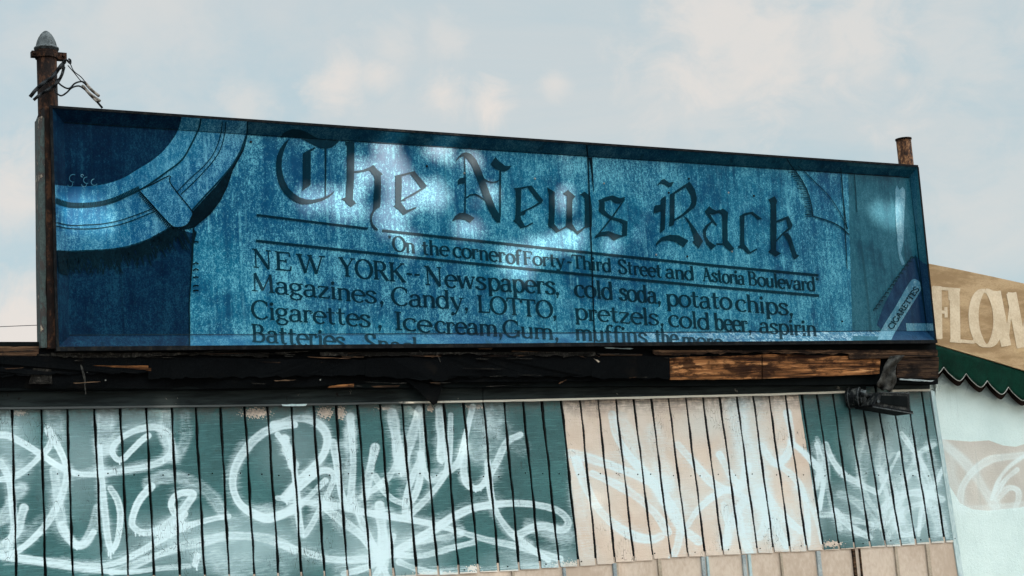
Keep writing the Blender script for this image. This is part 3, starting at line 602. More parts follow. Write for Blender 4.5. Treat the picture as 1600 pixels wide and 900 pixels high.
d.line([(400.5, 336), (490, 347.2), (574.5, 357.3)], 3.5, .0036); d.line([(597, 360.3), (700, 371.5), (840, 386.5), (980, 401.3), (1120, 415.5), (1278.5, 430.3)], 4.0, .0036)
d.line([(399.5, 376.3), (550, 392.3), (700, 407.8), (840, 422), (980, 435.6), (1120, 448.7), (1279.5, 462)], 4.0, .0036)
d.build('ruled_line', M['sign_ink'], sign)
d = Decal(faces); T1 = dict(thick=.18, thin_=.08)
for t, p0, p1, cp in (('"', (607.5, 391), (612.5, 391.6), 23), ('On', (614, 392), (649, 396), 23), ('the', (659, 397.5), (702, 400.5), 22.5), ('corner', (708, 401), (790, 410.5), 23), ('of', (791, 411), (815, 413.5), 22.5),
                     ('Forty', (817.5, 413), (883, 418), 21), ('-', (885, 417), (895, 418), 21), ('Third', (894, 418.8), (956, 425.8), 21), ('Street', (966, 426.8), (1034.5, 433.8), 21.5), ('and', (1040, 434.3), (1085.5, 438.3), 21.5),
                     ('Astoria', (1098, 439), (1164, 445), 21.5), ('Boulevard', (1169, 445.5), (1275, 455.3), 21.5), ('"', (1276, 455.5), (1281.5, 456), 21.5)):
    word(d, t, p0, p1, cp, **T1)
d.build('address_lettering', M['sign_ink'], sign)['label'] = 'line of serif lettering naming the street corner'
d = Decal(faces)
for t, p0, p1, cp in (('N', (395, 417.5), (425, 421), 29), ('E', (429, 421.5), (457, 424), 29), ('W', (463, 425), (508, 429), 28.5), ('YORK', (530, 431), (634, 441.5), 29), ('--', (634, 438), (658, 440.5), 28), ('N', (664, 444.5), (692, 447.5), 29.5),
                     ('ews', (695, 448), (760, 452.8), 29), ('papers', (762, 453), (868, 460.5), 29), (',', (868, 460.5), (874, 461), 28), ('cold', (898, 463), (959, 468.3), 27.5), ('soda,', (968, 469), (1033, 475), 27), ('potato', (1041, 477.5), (1144, 484), 27), ('chips,', (1150, 485.5), (1240, 493.5), 27)):
    word(d, t, p0, p1, cp)
for t, p0, p1, cp in (('Magazines', (393, 454.5), (589, 474.5), 28), (',', (593, 474.5), (600, 475), 28), ('Candy,', (612, 476.5), (733, 484.5), 28), ('LOTTO', (746, 487.5), (864, 497), 26.5), (',', (863, 496), (870, 496.7), 26),
                     ('pretzels', (898, 499), (1030, 508.8), 26), (',', (1031, 508.8), (1038, 509.3), 26), ('cold', (1045, 510), (1110.5, 515), 26), ('beer', (1117, 515.5), (1169, 519), 26), (',', (1169, 519), (1175, 519.5), 26), ('aspirin', (1187, 520.5), (1277, 526), 25)):
    word(d, t, p0, p1, cp)
for t, p0, p1, cp in (('Cigarettes', (393, 497), (579, 511), 28), (',', (590, 511.5), (597, 512), 28), ('Ice', (616, 514.5), (675, 519.8), 28), ('cream,', (680, 520), (786, 526), 27), ('Gum,', (786, 525.5), (874, 531.5), 26), ('muffins', (899, 532), (1012, 538), 26), ('the', (1024, 538.5), (1060, 540.5), 25),
                     ('more', (1066, 543), (1130, 547), 25), ('Batteries', (393, 533.5), (540, 546), 28), (',', (543, 545), (550, 545.5), 28), ('Snacks', (570, 549.5), (680, 558), 28)):
    word(d, t, p0, p1, cp)
d.build('price_list_lettering', M['sign_ink'], sign)['label'] = 'rows of dark serif lettering listing the goods'
# sheet seams with dirt runs
d = Decal(faces); d.line([(916, 225), (918, 245), (923, 380), (929, 548)], 2.2, .0050); d.line([(922, 246), (924, 262), (927, 300)], lambda a, b, t: 5 * (1 - t) + .8, .0050)
d.line([(1313, 262), (1318, 330), (1323, 420)], 1.1, .005); d.line([(107, 524.4), (500, 522.8), (900, 520.6), (1449, 517.3)], 1.0, .0045)
d.line([(99, 191.5), (500, 217.5), (900, 243), (1421, 277.4)], 1.3, .0045); d.line([(1421, 277), (1449, 517)], 1.6, .0045)
d.build('seam', M['sign_shade'], sign)
for (px, py, w) in ((725.5, 270.5, 1), (836, 279, 1), (944, 286.5, 1), (1138.5, 301, 1), (1025.5, 398, 1), (1045, 301, 0), (392, 221.5, 0), (667, 259.5, 0), (1076.5, 279, 0), (1178, 306, 0), (1074, 400.5, 0), (300, 187, 1), (287, 537, 1), (325, 536, 0), (204, 535, 0), (1316, 502, 0), (1144, 393, 1)):
    c = un(clip([(px, py)] * 3, I_)[0] if clip([(px, py)] * 3, I_) else (px, py), YP - .004 if clip([(px, py)] * 3, I_) else .03)
    bm = bmesh.new(); bmesh.ops.create_uvsphere(bm, u_segments=10, v_segments=6, radius=.0062 if w else .0075); me = bpy.data.meshes.new('screw'); bm.to_mesh(me); bm.free()
    me.materials.append(M['piping'] if w else M['frame_black']); o = bpy.data.objects.new('screw', me); o.location = c; o.scale = (1, .7, 1); link(o, sign)

# ------------------------------------------------------------------ KIOSK
YF, YT, YW = .055, .135, .16                        # depth of tar-paper fascia, trim board, siding
kiosk = empty('news_kiosk', (3.5, 2.0, 0), 'low timber news kiosk with tarred roof edge and graffiti covered teal and beige siding', 'building')
gr = [(18.7, 643, 25.8, 900), (64.4, 643, 71, 900), (105, 643, 114, 900), (147.7, 643, 159.5, 900), (188, 643, 200.6, 900), (228.6, 642, 241, 900), (268, 642, 281.5, 900), (306, 641, 319.7, 900), (344.6, 641, 358, 900), (382.6, 640, 397.5, 900), (418, 640, 435.5, 900),
      (455, 637, 471, 897), (489.8, 637, 506.9, 897), (525.5, 637, 542.6, 897), (559, 636, 579, 897), (594, 636, 615.7, 897), (628, 635, 651.5, 897), (661.5, 635, 684.8, 897), (693.5, 634, 716.8, 897), (724.6, 634, 748, 897), (755.7, 633, 780, 897), (787.7, 633, 812.3, 897), (817.3, 632, 843.4, 881), (846.8, 632, 873.3, 881), (877.4, 631, 903.5, 878),
      (906.7, 629, 932, 878), (934.6, 629, 961, 877), (962.6, 629, 990.6, 875), (990.6, 629, 1020, 872), (1018, 628, 1048, 871), (1045, 628, 1075.5, 869), (1072, 627, 1102, 869), (1098.9, 627, 1130, 867), (1125, 626, 1157, 866), (1151.8, 625, 1183.5, 863), (1177.3, 625, 1209, 862), (1202, 624, 1235, 860), (1228, 624, 1261, 860), (1253.5, 623, 1286.2, 857), (1277, 622, 1311, 856),
      (1301.7, 621, 1335.3, 853.5), (1323.8, 620, 1360.2, 853.5), (1345.6, 618, 1383.7, 852), (1369.8, 618, 1407.4, 851), (1393.6, 617, 1430.6, 848.6), (1417, 616, 1453.8, 848), (1439.7, 615, 1476.6, 847)]
def top_y(x): return float(np.interp(x, [-300, 0, 400, 800, 1200, 1455], [646, 642, 638, 630, 621, 612]))
def bot_y(x): return float(np.interp(x, [-300, 0, 400, 690, 905, 1025, 1290, 1494], [916, 912, 906, 898, 883, 871, 858, 845]))
def gx(g, y): return g[0] + (g[2] - g[0]) * (y - g[1]) / (g[3] - g[1])
left_extra = [(18.7 - 46 * k, 644, 25.8 - 46.5 * k, 900) for k in range(6, 0, -1)]
edges_ = left_extra + gr + [(1453, 612, 1493.5, 845)]
# graffiti strokes: (zoom origin, scale, width, opacity, points)
GL = ((0, 620), 3.215); GM = ((440, 620), 3.215); GR = ((860, 620), 3.215); GE = ((1240, 680), 4.092)
STROKES = [
 (GL, 30, 1, [(-30, 190), (40, 195), (100, 225), (160, 260), (220, 300), (280, 340), (340, 370), (400, 388), (480, 390), (560, 380), (650, 365), (750, 345), (820, 320), (860, 280), (862, 230), (840, 180), (790, 155), (740, 155), (680, 170), (620, 200), (575, 240), (565, 280), (590, 315), (620, 310), (660, 270), (710, 220), (745, 195)]),
 (GL, 28, 1, [(-20, 418), (60, 405), (130, 365), (190, 310), (240, 260), (258, 222)]), (GL, 32, .95, [(240, 165), (280, 230), (320, 310), (335, 370), (325, 450), (290, 540), (240, 630), (180, 700), (110, 760), (40, 800)]),
 (GL, 46, .7, [(270, 370), (290, 500), (310, 640), (340, 700), (385, 745), (430, 730), (470, 650), (490, 560)]), (GL, 30, .9, [(310, 640), (345, 710), (385, 745), (430, 735), (470, 680)]), (GL, 100, .55, [(270, 70), (285, 200)]), (GL, 110, .7, [(530, 70), (525, 250)]),
 (GL, 30, 1, [(500, 250), (510, 400), (525, 560), (540, 700), (560, 768), (590, 720), (605, 600), (590, 520), (555, 460)]), (GL, 60, .6, [(740, 430), (830, 402), (930, 410), (1010, 450), (1080, 520), (1120, 590)]),
 (GL, 34, 1, [(760, 450), (700, 520), (668, 600), (668, 650), (720, 682), (790, 670), (850, 630), (890, 600), (940, 540), (970, 490), (930, 480), (880, 500), (860, 540), (880, 590), (920, 645)]), (GL, 28, .9, [(790, 690), (850, 670), (890, 630), (930, 590)]),
 (GL, 28, .95, [(-20, 800), (60, 805), (200, 820), (330, 835), (460, 850), (580, 835), (700, 780), (820, 710), (940, 650), (1060, 615), (1150, 600)]), (GL, 24, .8, [(40, 815), (300, 850), (480, 872), (640, 882), (800, 862), (950, 850)]), (GL, 34, .75, [(560, 880), (660, 850), (780, 800), (880, 765)]),
 (GL, 44, .65, [(900, 755), (1000, 730), (1150, 700), (1300, 705), (1400, 730), (1479, 770)]), (GL, 38, 1, [(1479, 140), (1400, 150), (1310, 190), (1230, 270), (1180, 360), (1170, 450), (1200, 530), (1260, 580), (1340, 610), (1420, 590), (1490, 552)]),
 (GL, 46, 1, [(1430, 215), (1445, 270), (1475, 345)]), (GL, 36, 1, [(1440, 512), (1490, 440)]), (GL, 60, .7, [(110, 460), (60, 520), (20, 600), (-20, 640)]), (GL, 46, .85, [(120, 560), (80, 680), (10, 760)]), (GL, 34, .8, [(0, 330), (40, 400), (60, 520), (70, 640), (50, 760)]), (GL, 110, .35, [(40, 70), (50, 340)]),
 (GL, 64, .65, [(835, 80), (830, 200), (870, 300)]), (GL, 60, .45, [(930, 90), (930, 220), (880, 310)]), (GL, 30, 1, [(992, 800), (980, 840)]), (GL, 130, .35, [(1020, 800), (1180, 850), (1400, 880)]), (GL, 80, .4, [(1090, 800), (1140, 900)]), (GL, 60, .4, [(1160, 640), (1240, 600), (1330, 570), (1400, 560)]),
 (GM, 36, 1, [(-40, 140), (0, 130), (60, 110), (140, 115), (200, 150), (230, 210), (210, 290), (160, 350), (90, 420), (15, 505)]), (GM, 30, 1, [(-20, 190), (0, 215), (40, 280), (65, 380), (75, 480), (85, 600), (105, 690), (140, 660), (190, 570), (240, 470), (265, 400), (230, 370), (180, 380), (130, 420), (60, 480)]),
 (GM, 26, .9, [(-10, 600), (60, 570), (140, 500), (220, 420)]), (GM, 34, .95, [(345, 100), (352, 200), (360, 330), (350, 470), (335, 545), (310, 520), (290, 430), (275, 330), (258, 230)]), (GM, 66, .7, [(345, 110), (345, 240)]), (GM, 60, .45, [(300, 240), (330, 430)]),
 (GM, 40, .9, [(470, 255), (450, 340), (430, 440), (420, 500)]), (GM, 30, .95, [(470, 400), (520, 480), (580, 525), (640, 530), (680, 470), (700, 370), (705, 200), (690, 60)]), (GM, 50, .85, [(555, 80), (575, 200), (600, 375)]), (GM, 44, .8, [(610, 350), (640, 250), (690, 70)]), (GM, 30, .8, [(400, 505), (500, 440), (560, 370), (600, 270)]),
 (GM, 28, 1, [(620, 590), (625, 500), (650, 420), (690, 320)]), (GM, 28, 1, [(640, 598), (720, 520), (790, 440), (830, 370), (845, 250), (850, 90)]), (GM, 40, 1, [(790, 60), (800, 180), (803, 312)]), (GM, 30, 1, [(700, 290), (720, 380), (760, 420), (810, 390), (880, 340), (910, 260), (940, 130), (960, 50)]),
 (GM, 32, 1, [(922, 200), (915, 370), (935, 440), (980, 460), (1020, 430), (1080, 330), (1130, 230), (1200, 190)]), (GM, 100, .5, [(1010, 60), (985, 290)]), (GM, 90, .4, [(1080, 70), (1050, 260), (1060, 380)]), (GM, 90, .3, [(1110, 160), (1210, 260)]), (GM, 30, .95, [(1035, 330), (1050, 480), (1080, 580), (1150, 680), (1250, 760), (1340, 820)]),
 (GM, 30, .95, [(-20, 508), (120, 530), (260, 545), (420, 580), (600, 610), (760, 640), (900, 680), (1040, 720), (1200, 755), (1400, 815)]), (GM, 36, .95, [(-20, 738), (120, 780), (240, 815), (400, 815), (540, 790), (640, 740), (760, 670), (860, 605), (960, 560), (1080, 540), (1200, 535), (1320, 550), (1400, 580), (1440, 630), (1410, 668), (1330, 650), (1260, 660), (1180, 700)]),
 (GM, 42, .9, [(205, 545), (300, 620), (380, 680), (440, 740), (490, 810)]), (GM, 30, .9, [(360, 520), (400, 620), (440, 700), (490, 800)]), (GM, 50, .9, [(492, 545), (500, 620), (510, 720), (512, 890)]), (GM, 28, .85, [(560, 790), (700, 800), (850, 760), (970, 730)]), (GM, 30, .8, [(590, 830), (700, 872), (790, 885)]), (GM, 30, .7, [(640, 735), (760, 715), (900, 690)]),
 (GM, 30, .9, [(310, 890), (420, 860), (480, 830)]), (GM, 28, .9, [(500, 830), (530, 900)]), (GM, 28, .8, [(560, 700), (520, 800), (470, 900)]), (GM, 120, .3, [(1130, 760), (1300, 800), (1420, 700)]), (GM, 70, .5, [(1240, 640), (1330, 680), (1440, 700)]), (GM, 60, .55, [(820, 885), (1000, 880), (1200, 870), (1400, 860)]),
 (GR, 40, .8, [(310, 90), (330, 190), (390, 290), (460, 370), (520, 440), (580, 540), (640, 640), (700, 690), (745, 725)]), (GR, 70, .5, [(350, 110), (430, 250), (500, 360), (590, 440)]), (GR, 42, .85, [(100, 285), (200, 310), (320, 350), (420, 390), (520, 440), (600, 540), (650, 640), (640, 740), (605, 830)]), (GR, 42, .85, [(130, 320), (180, 450), (240, 560), (320, 640), (420, 700), (510, 715), (555, 700)]),
 (GR, 80, .45, [(120, 320), (140, 560), (200, 780)]), (GR, 38, .75, [(210, 385), (330, 440), (430, 500), (530, 590), (590, 680)]), (GR, 90, .5, [(520, 170), (550, 320), (600, 450)]), (GR, 38, .75, [(640, 240), (720, 330), (810, 430), (900, 470), (960, 440), (990, 350)]), (GR, 30, .85, [(690, 645), (740, 570), (820, 500), (900, 468), (1010, 530), (1100, 590), (1185, 750)]),
 (GR, 110, .6, [(930, 40), (960, 200), (1000, 330), (1060, 450), (1090, 560), (1120, 640), (1180, 720)]), (GR, 36, .85, [(1060, 250), (1130, 335), (1190, 290), (1212, 200), (1190, 80)]), (GR, 30, .85, [(1140, 340), (1220, 400), (1270, 480), (1290, 600), (1290, 740)]), (GR, 34, .8, [(850, 290), (910, 400), (960, 450)]), (GR, 36, .8, [(1080, 490), (1160, 590), (1260, 675)]), (GR, 42, .75, [(880, 745), (910, 640), (960, 540)]), (GR, 42, .75, [(1050, 700), (1090, 600), (1060, 480)]), (GR, 60, .6, [(985, 740), (980, 540)]),
 (GR, 30, .8, [(870, 540), (890, 640), (880, 740)]), (GR, 36, .7, [(940, 560), (960, 680), (1000, 780)]), (GR, 150, .45, [(1010, 40), (1030, 400), (1050, 780)]), (GR, 150, .3, [(1250, 500), (1290, 740)]), (GR, 130, .35, [(600, 480), (760, 560), (900, 520)]), (GR, 100, .35, [(640, 560), (700, 760)]), (GR, 22, 1, [(1225, 240), (1310, 310), (1365, 380), (1370, 460), (1340, 570)]), (GR, 80, .35, [(1160, 60), (1180, 300)]),
 (GE, 26, 1, [(-20, 45), (60, 110), (120, 180), (170, 250), (185, 330), (165, 470)]), (GE, 34, .8, [(150, 60), (172, 180), (140, 330)]), (GE, 36, .95, [(205, 60), (250, 160), (320, 250), (420, 310), (525, 362)]), (GE, 28, .9, [(690, -10), (740, 60), (800, 150), (860, 260), (895, 390)]), (GE, 18, .9, [(675, 110), (620, 220), (545, 375)]), (GE, 46, .8, [(560, 480), (640, 410), (740, 372), (840, 372), (950, 410)]), (GE, 38, .85, [(270, 485), (330, 560), (400, 610), (490, 655)]), (GE, 34, .7, [(180, 510), (280, 510), (400, 545), (500, 570)]),
 (GE, 160, .4, [(560, 440), (660, 640)]), (GE, 160, .4, [(880, 430), (960, 640)]), (GE, 70, .5, [(470, 0), (450, 200), (430, 300)]), (GE, 90, .4, [(600, 40), (570, 260)]), (GE, 60, .55, [(790, 140), (860, 380), (940, 620)]), (GE, 60, .5, [(860, 60), (920, 300)]), (GE, 50, .5, [(300, 380), (420, 440), (520, 560)]), (GE, 30, .6, [(700, 300), (780, 240), (840, 330)]), (GE, 40, .5, [(640, 500), (720, 560), (760, 680)]), (GE, 70, .4, [(760, 40), (700, 140), (660, 300)]),
 (GE, 30, .6, [(150, 20), (210, 180), (230, 400), (300, 600)]), (GE, 34, .5, [(440, 40), (410, 200), (470, 400), (600, 560)]), (GE, 34, .5, [(560, 40), (540, 200), (640, 340), (700, 560)]), (GE, 28, .6, [(900, 60), (800, 120), (720, 270), (690, 420), (560, 600)]), (GE, 24, .7, [(960, 200), (900, 330), (820, 470), (800, 640)]), (GE, 26, .55, [(400, 640), (560, 560), (600, 400), (560, 250), (640, 120), (720, 160)]), (GE, 40, .55, [(600, 650), (700, 500), (820, 440), (930, 500), (980, 640)]), (GE, 30, .7, [(700, 470), (660, 560), (700, 640), (800, 600), (840, 500)]), (GE, 22, .7, [(20, 330), (90, 420), (150, 560), (180, 690)]),
]
for (zz_, x, y, l) in ((GL, 545, 770, 28), (GL, 556, 772, 40), (GL, 568, 765, 22), (GL, 680, 680, 18), (GL, 700, 684, 12), (GL, 720, 684, 14), (GL, 905, 640, 26), (GL, 920, 645, 30), (GL, 820, 315, 14), (GL, 988, 830, 40), (GL, 600, 325, 14), (GM, 600, 380, 18), (GM, 796, 310, 20), (GM, 805, 312, 26), (GM, 330, 545, 16), (GM, 640, 600, 16), (GM, 480, 790, 60), (GM, 495, 800, 80), (GM, 510, 800, 50), (GM, 110, 690, 12), (GM, 20, 505, 24), (GM, 975, 460, 18), (GM, 1000, 458, 12), (GL, 385, 755, 14), (GL, 1440, 520, 20)):
    STROKES.append((zz_, 6, 1.25, [(x, y), (x + 1, y + l)]))
for z_, w_0, op_, pts_ in list(STROKES[:22]):                         # the same hand goes on beyond the left edge of the picture
    if min(x for x, y in pts_) > 200: STROKES.append((z_, w_0, op_, [(x * .9 - 1420, y * .95 + 20) for x, y in pts_]))
GH = []
for z_, w_0, op_, pts_ in STROKES:
    if 20 < w_0 < 60 and len(pts_) > 2:
        k0 = max(0, int(len(pts_) * RNG.uniform(0, .45))); GH.append((z_, w_0 * RNG.uniform(1.5, 2.6), .40 * op_, [(x + RNG.uniform(-16, 4), y + RNG.uniform(-26, 6)) for x, y in pts_[k0:k0 + max(3, int(len(pts_) * .6))]]))
STROKES = GH + STROKES
def stroke_px(z, pts): return spline([(z[0][0] + x / z[1], z[0][1] + y / z[1]) for x, y in pts], 7)
def paint(PX, strokes):
    acc = np.zeros(len(PX))
    rs = np.random.RandomState(3)
    for z, w, op, pts in strokes:
        pl = np.array(stroke_px(z, pts)); hw = w / z[1] / 2
        sel = np.where((PX[:, 0] > pl[:, 0].min() - hw * 2.8) & (PX[:, 0] < pl[:, 0].max() + hw * 2.8) & (PX[:, 1] > pl[:, 1].min() - hw * 2.8) & (PX[:, 1] < pl[:, 1].max() + hw * 2.8))[0]
        if not len(sel): continue
        Q = PX[sel]; best = np.full(len(Q), 1e9); tt = np.zeros(len(Q))
        for i in range(len(pl) - 1):
            a, b = pl[i], pl[i + 1]; ab = b - a; L2 = ab @ ab + 1e-9; t = np.clip(((Q - a) @ ab) / L2, 0, 1); dd = np.hypot(*(Q - a - t[:, None] * ab).T)
            m = dd < best; best[m] = dd[m]; tt[m] = (i + t[m]) / (len(pl) - 1)
        hw = hw * (1.12 + .14 * np.sin(tt * 11 + rs.uniform(0, 6)))
        soft = (.42 if op > .6 else .85) if w < 60 else 1.1
        k = np.clip((hw * (1 + soft * .4) - best) / (hw * soft), 0, 1); k = k * k * (3 - 2 * k)
        ph = rs.uniform(0, 6.28); k *= op * (.80 + .16 * np.cos(tt * 8 + ph)) * (1 - .20 * (best < hw * .45) * (w > 24))
        k = np.maximum(k, .20 * op * np.exp(-(best / (hw * 1.25)) ** 2))
        acc[sel] = 1 - (1 - acc[sel]) * (1 - k)
    return acc
# one grid per board, grooves are real gaps between them
V = []; F = []; PXL = []; GRV = []
RES = 1.15
for b in range(len(edges_) - 1):
    gl, grr = edges_[b], edges_[b + 1]; gapw = 2.35 if gl[0] < 900 else 1.9
    nx = max(6, int((grr[0] - gl[0]) / RES)); ny = int(260 / RES)
    xm = (gl[0] + grr[0]) / 2; y0, y1 = top_y(xm) - 12, bot_y(xm) + RNG.uniform(-.6, .6)
    base = len(V); jit = RNG.uniform(-.002, .002)
    for j in range(ny + 1):
        y = y0 + (y1 - y0) * j / ny; xa, xb = gx(gl, y) + gapw * (.75 + .35 * math.sin(y * .031 + b * 2.1) * math.sin(y * .11 + b)) + RNG.uniform(-.28, .28), gx(grr, y) - gapw * (.8 + .3 * math.sin(y * .043 + b * 1.3)) + RNG.uniform(-.28, .28)
        for i in range(nx + 1):
            p = (xa + (xb - xa) * i / nx, y + (xb - xa) * i / nx * -.03); PXL.append(p)
            e = min(i, nx - i); V.append(un(p, YW + jit + (.003 if e == 0 else 0)))
    for j in range(ny):
        for i in range(nx):
            o = base + j * (nx + 1) + i; F.append((o, o + nx + 1, o + nx + 2, o + 1))
    # returns into the groove
    for (i0, sgn) in ((0, 1), (nx, -1)):
        o2 = len(V)
        for j in (0, ny):
            q = V[base + j * (nx + 1) + i0]; V += [q, q + np.array([0, .018, 0])]; PXL += [PXL[base + j * (nx + 1) + i0]] * 2; GRV += [o2, o2 + 1, o2 + 2, o2 + 3]
        F.append((o2, o2 + 1, o2 + 3, o2 + 2) if sgn > 0 else (o2, o2 + 2, o2 + 3, o2 + 1))
PX = np.array(PXL)
spray = paint(PX, STROKES)
# paint zones: teal left and right, beige between; beige bare patches under the trim
lb = 879 + (PX[:, 1] - 631) * .108; rb = 1248 + (PX[:, 1] - 622) * .157
zone = np.clip((PX[:, 0] - lb) / 3 + .5, 0, 1) * np.clip((rb - PX[:, 0]) / 3 + .5, 0, 1)
zone = np.maximum(zone, np.clip((PX[:, 1] - np.interp(PX[:, 0], [0, 690, 905, 1290, 1494], [930, 895, 884, 858, 843])) / 4 + .3, 0, 1))
rag_ = sum(np.sin(PX[:, 0] * a_ + PX[:, 1] * b_ + c_) for a_, b_, c_ in ((.9, .5, 0), (-.6, 1.3, 1), (1.7, -.8, 2), (.4, 2.1, 4), (2.3, 1.1, 5))) * .22
for (cx, cy, rx, ry) in ((400, 645, 20, 7), (508, 645, 11, 8), (532, 645, 7, 9), (30, 645, 10, 4), (742, 636, 14, 3), (895, 885, 26, 7), (740, 888, 9, 4), (600, 638, 10, 2.5), (672, 638, 5, 5), (680, 896, 24, 3), (1300, 850, 14, 4)):
    dd = np.hypot((PX[:, 0] - cx) / rx, (PX[:, 1] - cy) / ry) + rag_; zone = np.maximum(zone, np.clip((1.0 - dd) * 3 + .5, 0, 1))
wash = np.zeros(len(PX))
for (cx, cy, rx, ry, k) in ((1165, 720, 50, 150, .35), (1100, 665, 50, 30, .35), (1080, 780, 80, 50, .25), (930, 770, 40, 60, .2), (1270, 800, 30, 60, .4), (1420, 790, 80, 80, .75), (1390, 690, 70, 60, .5), (1330, 800, 50, 50, .4), (350, 850, 190, 50, .55), (20, 690, 40, 80, .45), (120, 720, 60, 90, .3), (600, 860, 90, 60, .6), (460, 700, 60, 60, .25), (215, 650, 60, 40, .35), (1000, 700, 60, 60, .2), (1190, 820, 80, 40, .35), (760, 690, 50, 50, .2), (850, 880, 90, 25, .45)):
    dd = np.hypot((PX[:, 0] - cx) / rx, (PX[:, 1] - cy) / ry); wash = np.maximum(wash, k * np.clip(1.3 - dd, 0, 1))
top_dark = np.clip(1 - (PX[:, 1] - np.interp(PX[:, 0], [0, 400, 800, 1200, 1455], [642, 638, 630, 621, 612])) / 26, 0, 1) * .8  # boards darken towards their top edge
groove = np.zeros(len(PX)); groove[GRV] = 1
sid = mesh_np('siding', V, F, M['siding'], kiosk, attrs={'zone': zone, 'spray': spray, 'wash': wash, 'top_dark': top_dark, 'groove': groove})
sid['label'] = 'grooved siding painted teal and beige and covered in white graffiti'
# structure behind the siding
xl = un((-250, 700), YW)[0]; xr = un((1494, 845), YW)[0]; zr = zb - .03
z_sid = un((800, 880), YW)[2]
kb = MB(); kb.box((xl, YW + .0185, .9), (xr - .09, YW + .06, zr - .16)); kb.build('wall_backing', M['gap'], kiosk)
MB().box((xl, YW + .06, 0), (xl + .06, 3.6, zr - .16)).build('side_wall', M['lower'], kiosk)
MB().box((xr - .14, YW + .061, 0), (xr - .08, 3.6, zr - .16)).build('side_wall', M['lower'], kiosk)
MB().box((xl + .061, 3.54, 0), (xr - .141, 3.6, zr - .16)).build('back_wall', M['lower'], kiosk)
MB().box((xl - .06, .16, zr - .155), (xr - .02, 3.7, zr - .03)).build('roof', M['felt'], kiosk)
# lower beige panels with battens
lp = MB(); lp.prism([(xl, YW + .008, 0.0), (xr - .01, YW + .008, 0.0), un((1494, 838), YW + .008), un((1290, 850), YW + .008), un((905, 874), YW + .008), un((400, 897), YW + .008), un((-250, 905), YW + .008)], (0, .010, 0)).build('lower_panel', M['lower'], kiosk)
for px, w, mk in ((958, 5, 'batten_grey'), (963, 3, 'batten_tan'), (1028, 5, 'batten_tan'), (1096, 5, 'batten_grey'), (1104, 3, 'corner'), (1160, 5, 'batten_grey'), (1169, 4, 'corner'), (1219, 3, 'batten_tan'), (1276, 6, 'batten_grey'), (1332, 4, 'wood_dark'), (1343, 1.5, 'wood_dark'), (1398, 4, 'batten_tan'), (1447, 5, 'batten_tan'), (880, 4, 'batten_grey'), (800, 4, 'batten_tan'), (700, 4, 'batten_grey'), (600, 4, 'batten_tan'), (500, 4, 'batten_tan')):
    y0 = bot_y(px) - 1.5; a, b = un((px, y0), YW - .004), un((px + w, y0), YW - .004)
    a = un((px, y0 + 4), YW - .006); b = un((px + w, y0 + 4), YW - .006)
    MB().box((a[0], a[1], .05), (b[0], YW + .0075, a[2])).build('batten', M[mk], kiosk)
# pale corner board at the right end
MB().prism([un((1454.5, 611), YW - .002), un((1460, 611), YW - .002), un((1504, 888), YW - .002), un((1528, 1030), YW - .002), un((1519, 1030), YW - .002), un((1496, 886), YW - .002)], (0, .06, 0)).build('corner_board', M['corner'], kiosk)
# trim board under the roof edge
def tpx(x): return float(np.interp(x, [-300, 0, 400, 800, 1200, 1330, 1453], [617, 614, 611, 606.5, 599.5, 597, 595.5]))
def tbx(x): return float(np.interp(x, [-300, 0, 400, 800, 1200, 1330, 1453], [642, 639.5, 635, 627.5, 618, 613.5, 611]))
for xa, xb in ((-250, 754), (755.2, 1353), (1394, 1453)):
    n = 24; xs = [xa + (xb - xa) * i / n for i in range(n + 1)]
    MB().prism([un((x, tpx(x) - 22), YT) for x in xs] + [un((x, tbx(x) - 3.2 + RNG.uniform(-.3, .3)), YT) for x in xs[::-1]], (0, .022, 0)).build('trim_board', M['trim'], kiosk)
    MB().prism([un((x, tbx(x) - 3.1), YT - .006) for x in xs] + [un((x, tbx(x) + RNG.uniform(-.5, .5)), YT - .006) for x in xs[::-1]], (0, .026, 0)).build('trim_edge', M['trim_lip'], kiosk)
# tar-paper fascia: wrinkled sheet with a ragged lower edge
def fb(x): return float(np.interp(x, [-300, 0, 120, 300, 470, 560, 640, 655, 690, 700, 900, 1046], [606, 606, 607, 608, 605, 600, 598, 600, 598, 597, 596, 594]))
xs = np.arange(-250, 1047, 6.0); V = []; F = []; rs = np.random.RandomState(5)
for i, x in enumerate(xs):
    top = 541 if x > 82 else 545; b = fb(x) + rs.uniform(-.7, .7)
    for j in range(9):
        y = top + (b - top) * j / 8; wv = .006 * math.sin(x * .045 + j * .9) + .005 * math.sin(x * .019 - j * .5) + rs.uniform(-.0012, .0012)
        V.append(un((x, y), YF + wv + (.012 * (j / 8) ** 3 if x < 700 else 0)))
for i in range(len(xs) - 1):
    for j in range(8): o = i * 9 + j; F.append((o, o + 9, o + 10, o + 1))
mesh_np('tar_paper', V, F, M['tar'], kiosk, smooth=True)
MB().prism([un((x, 534), YF + .02) for x in (-250, 1462)] + [un((1466, 600), YF + .02), un((-250, 612), YF + .02)], (0, .05, 0)).build('roof_fascia', M['gap'], kiosk)
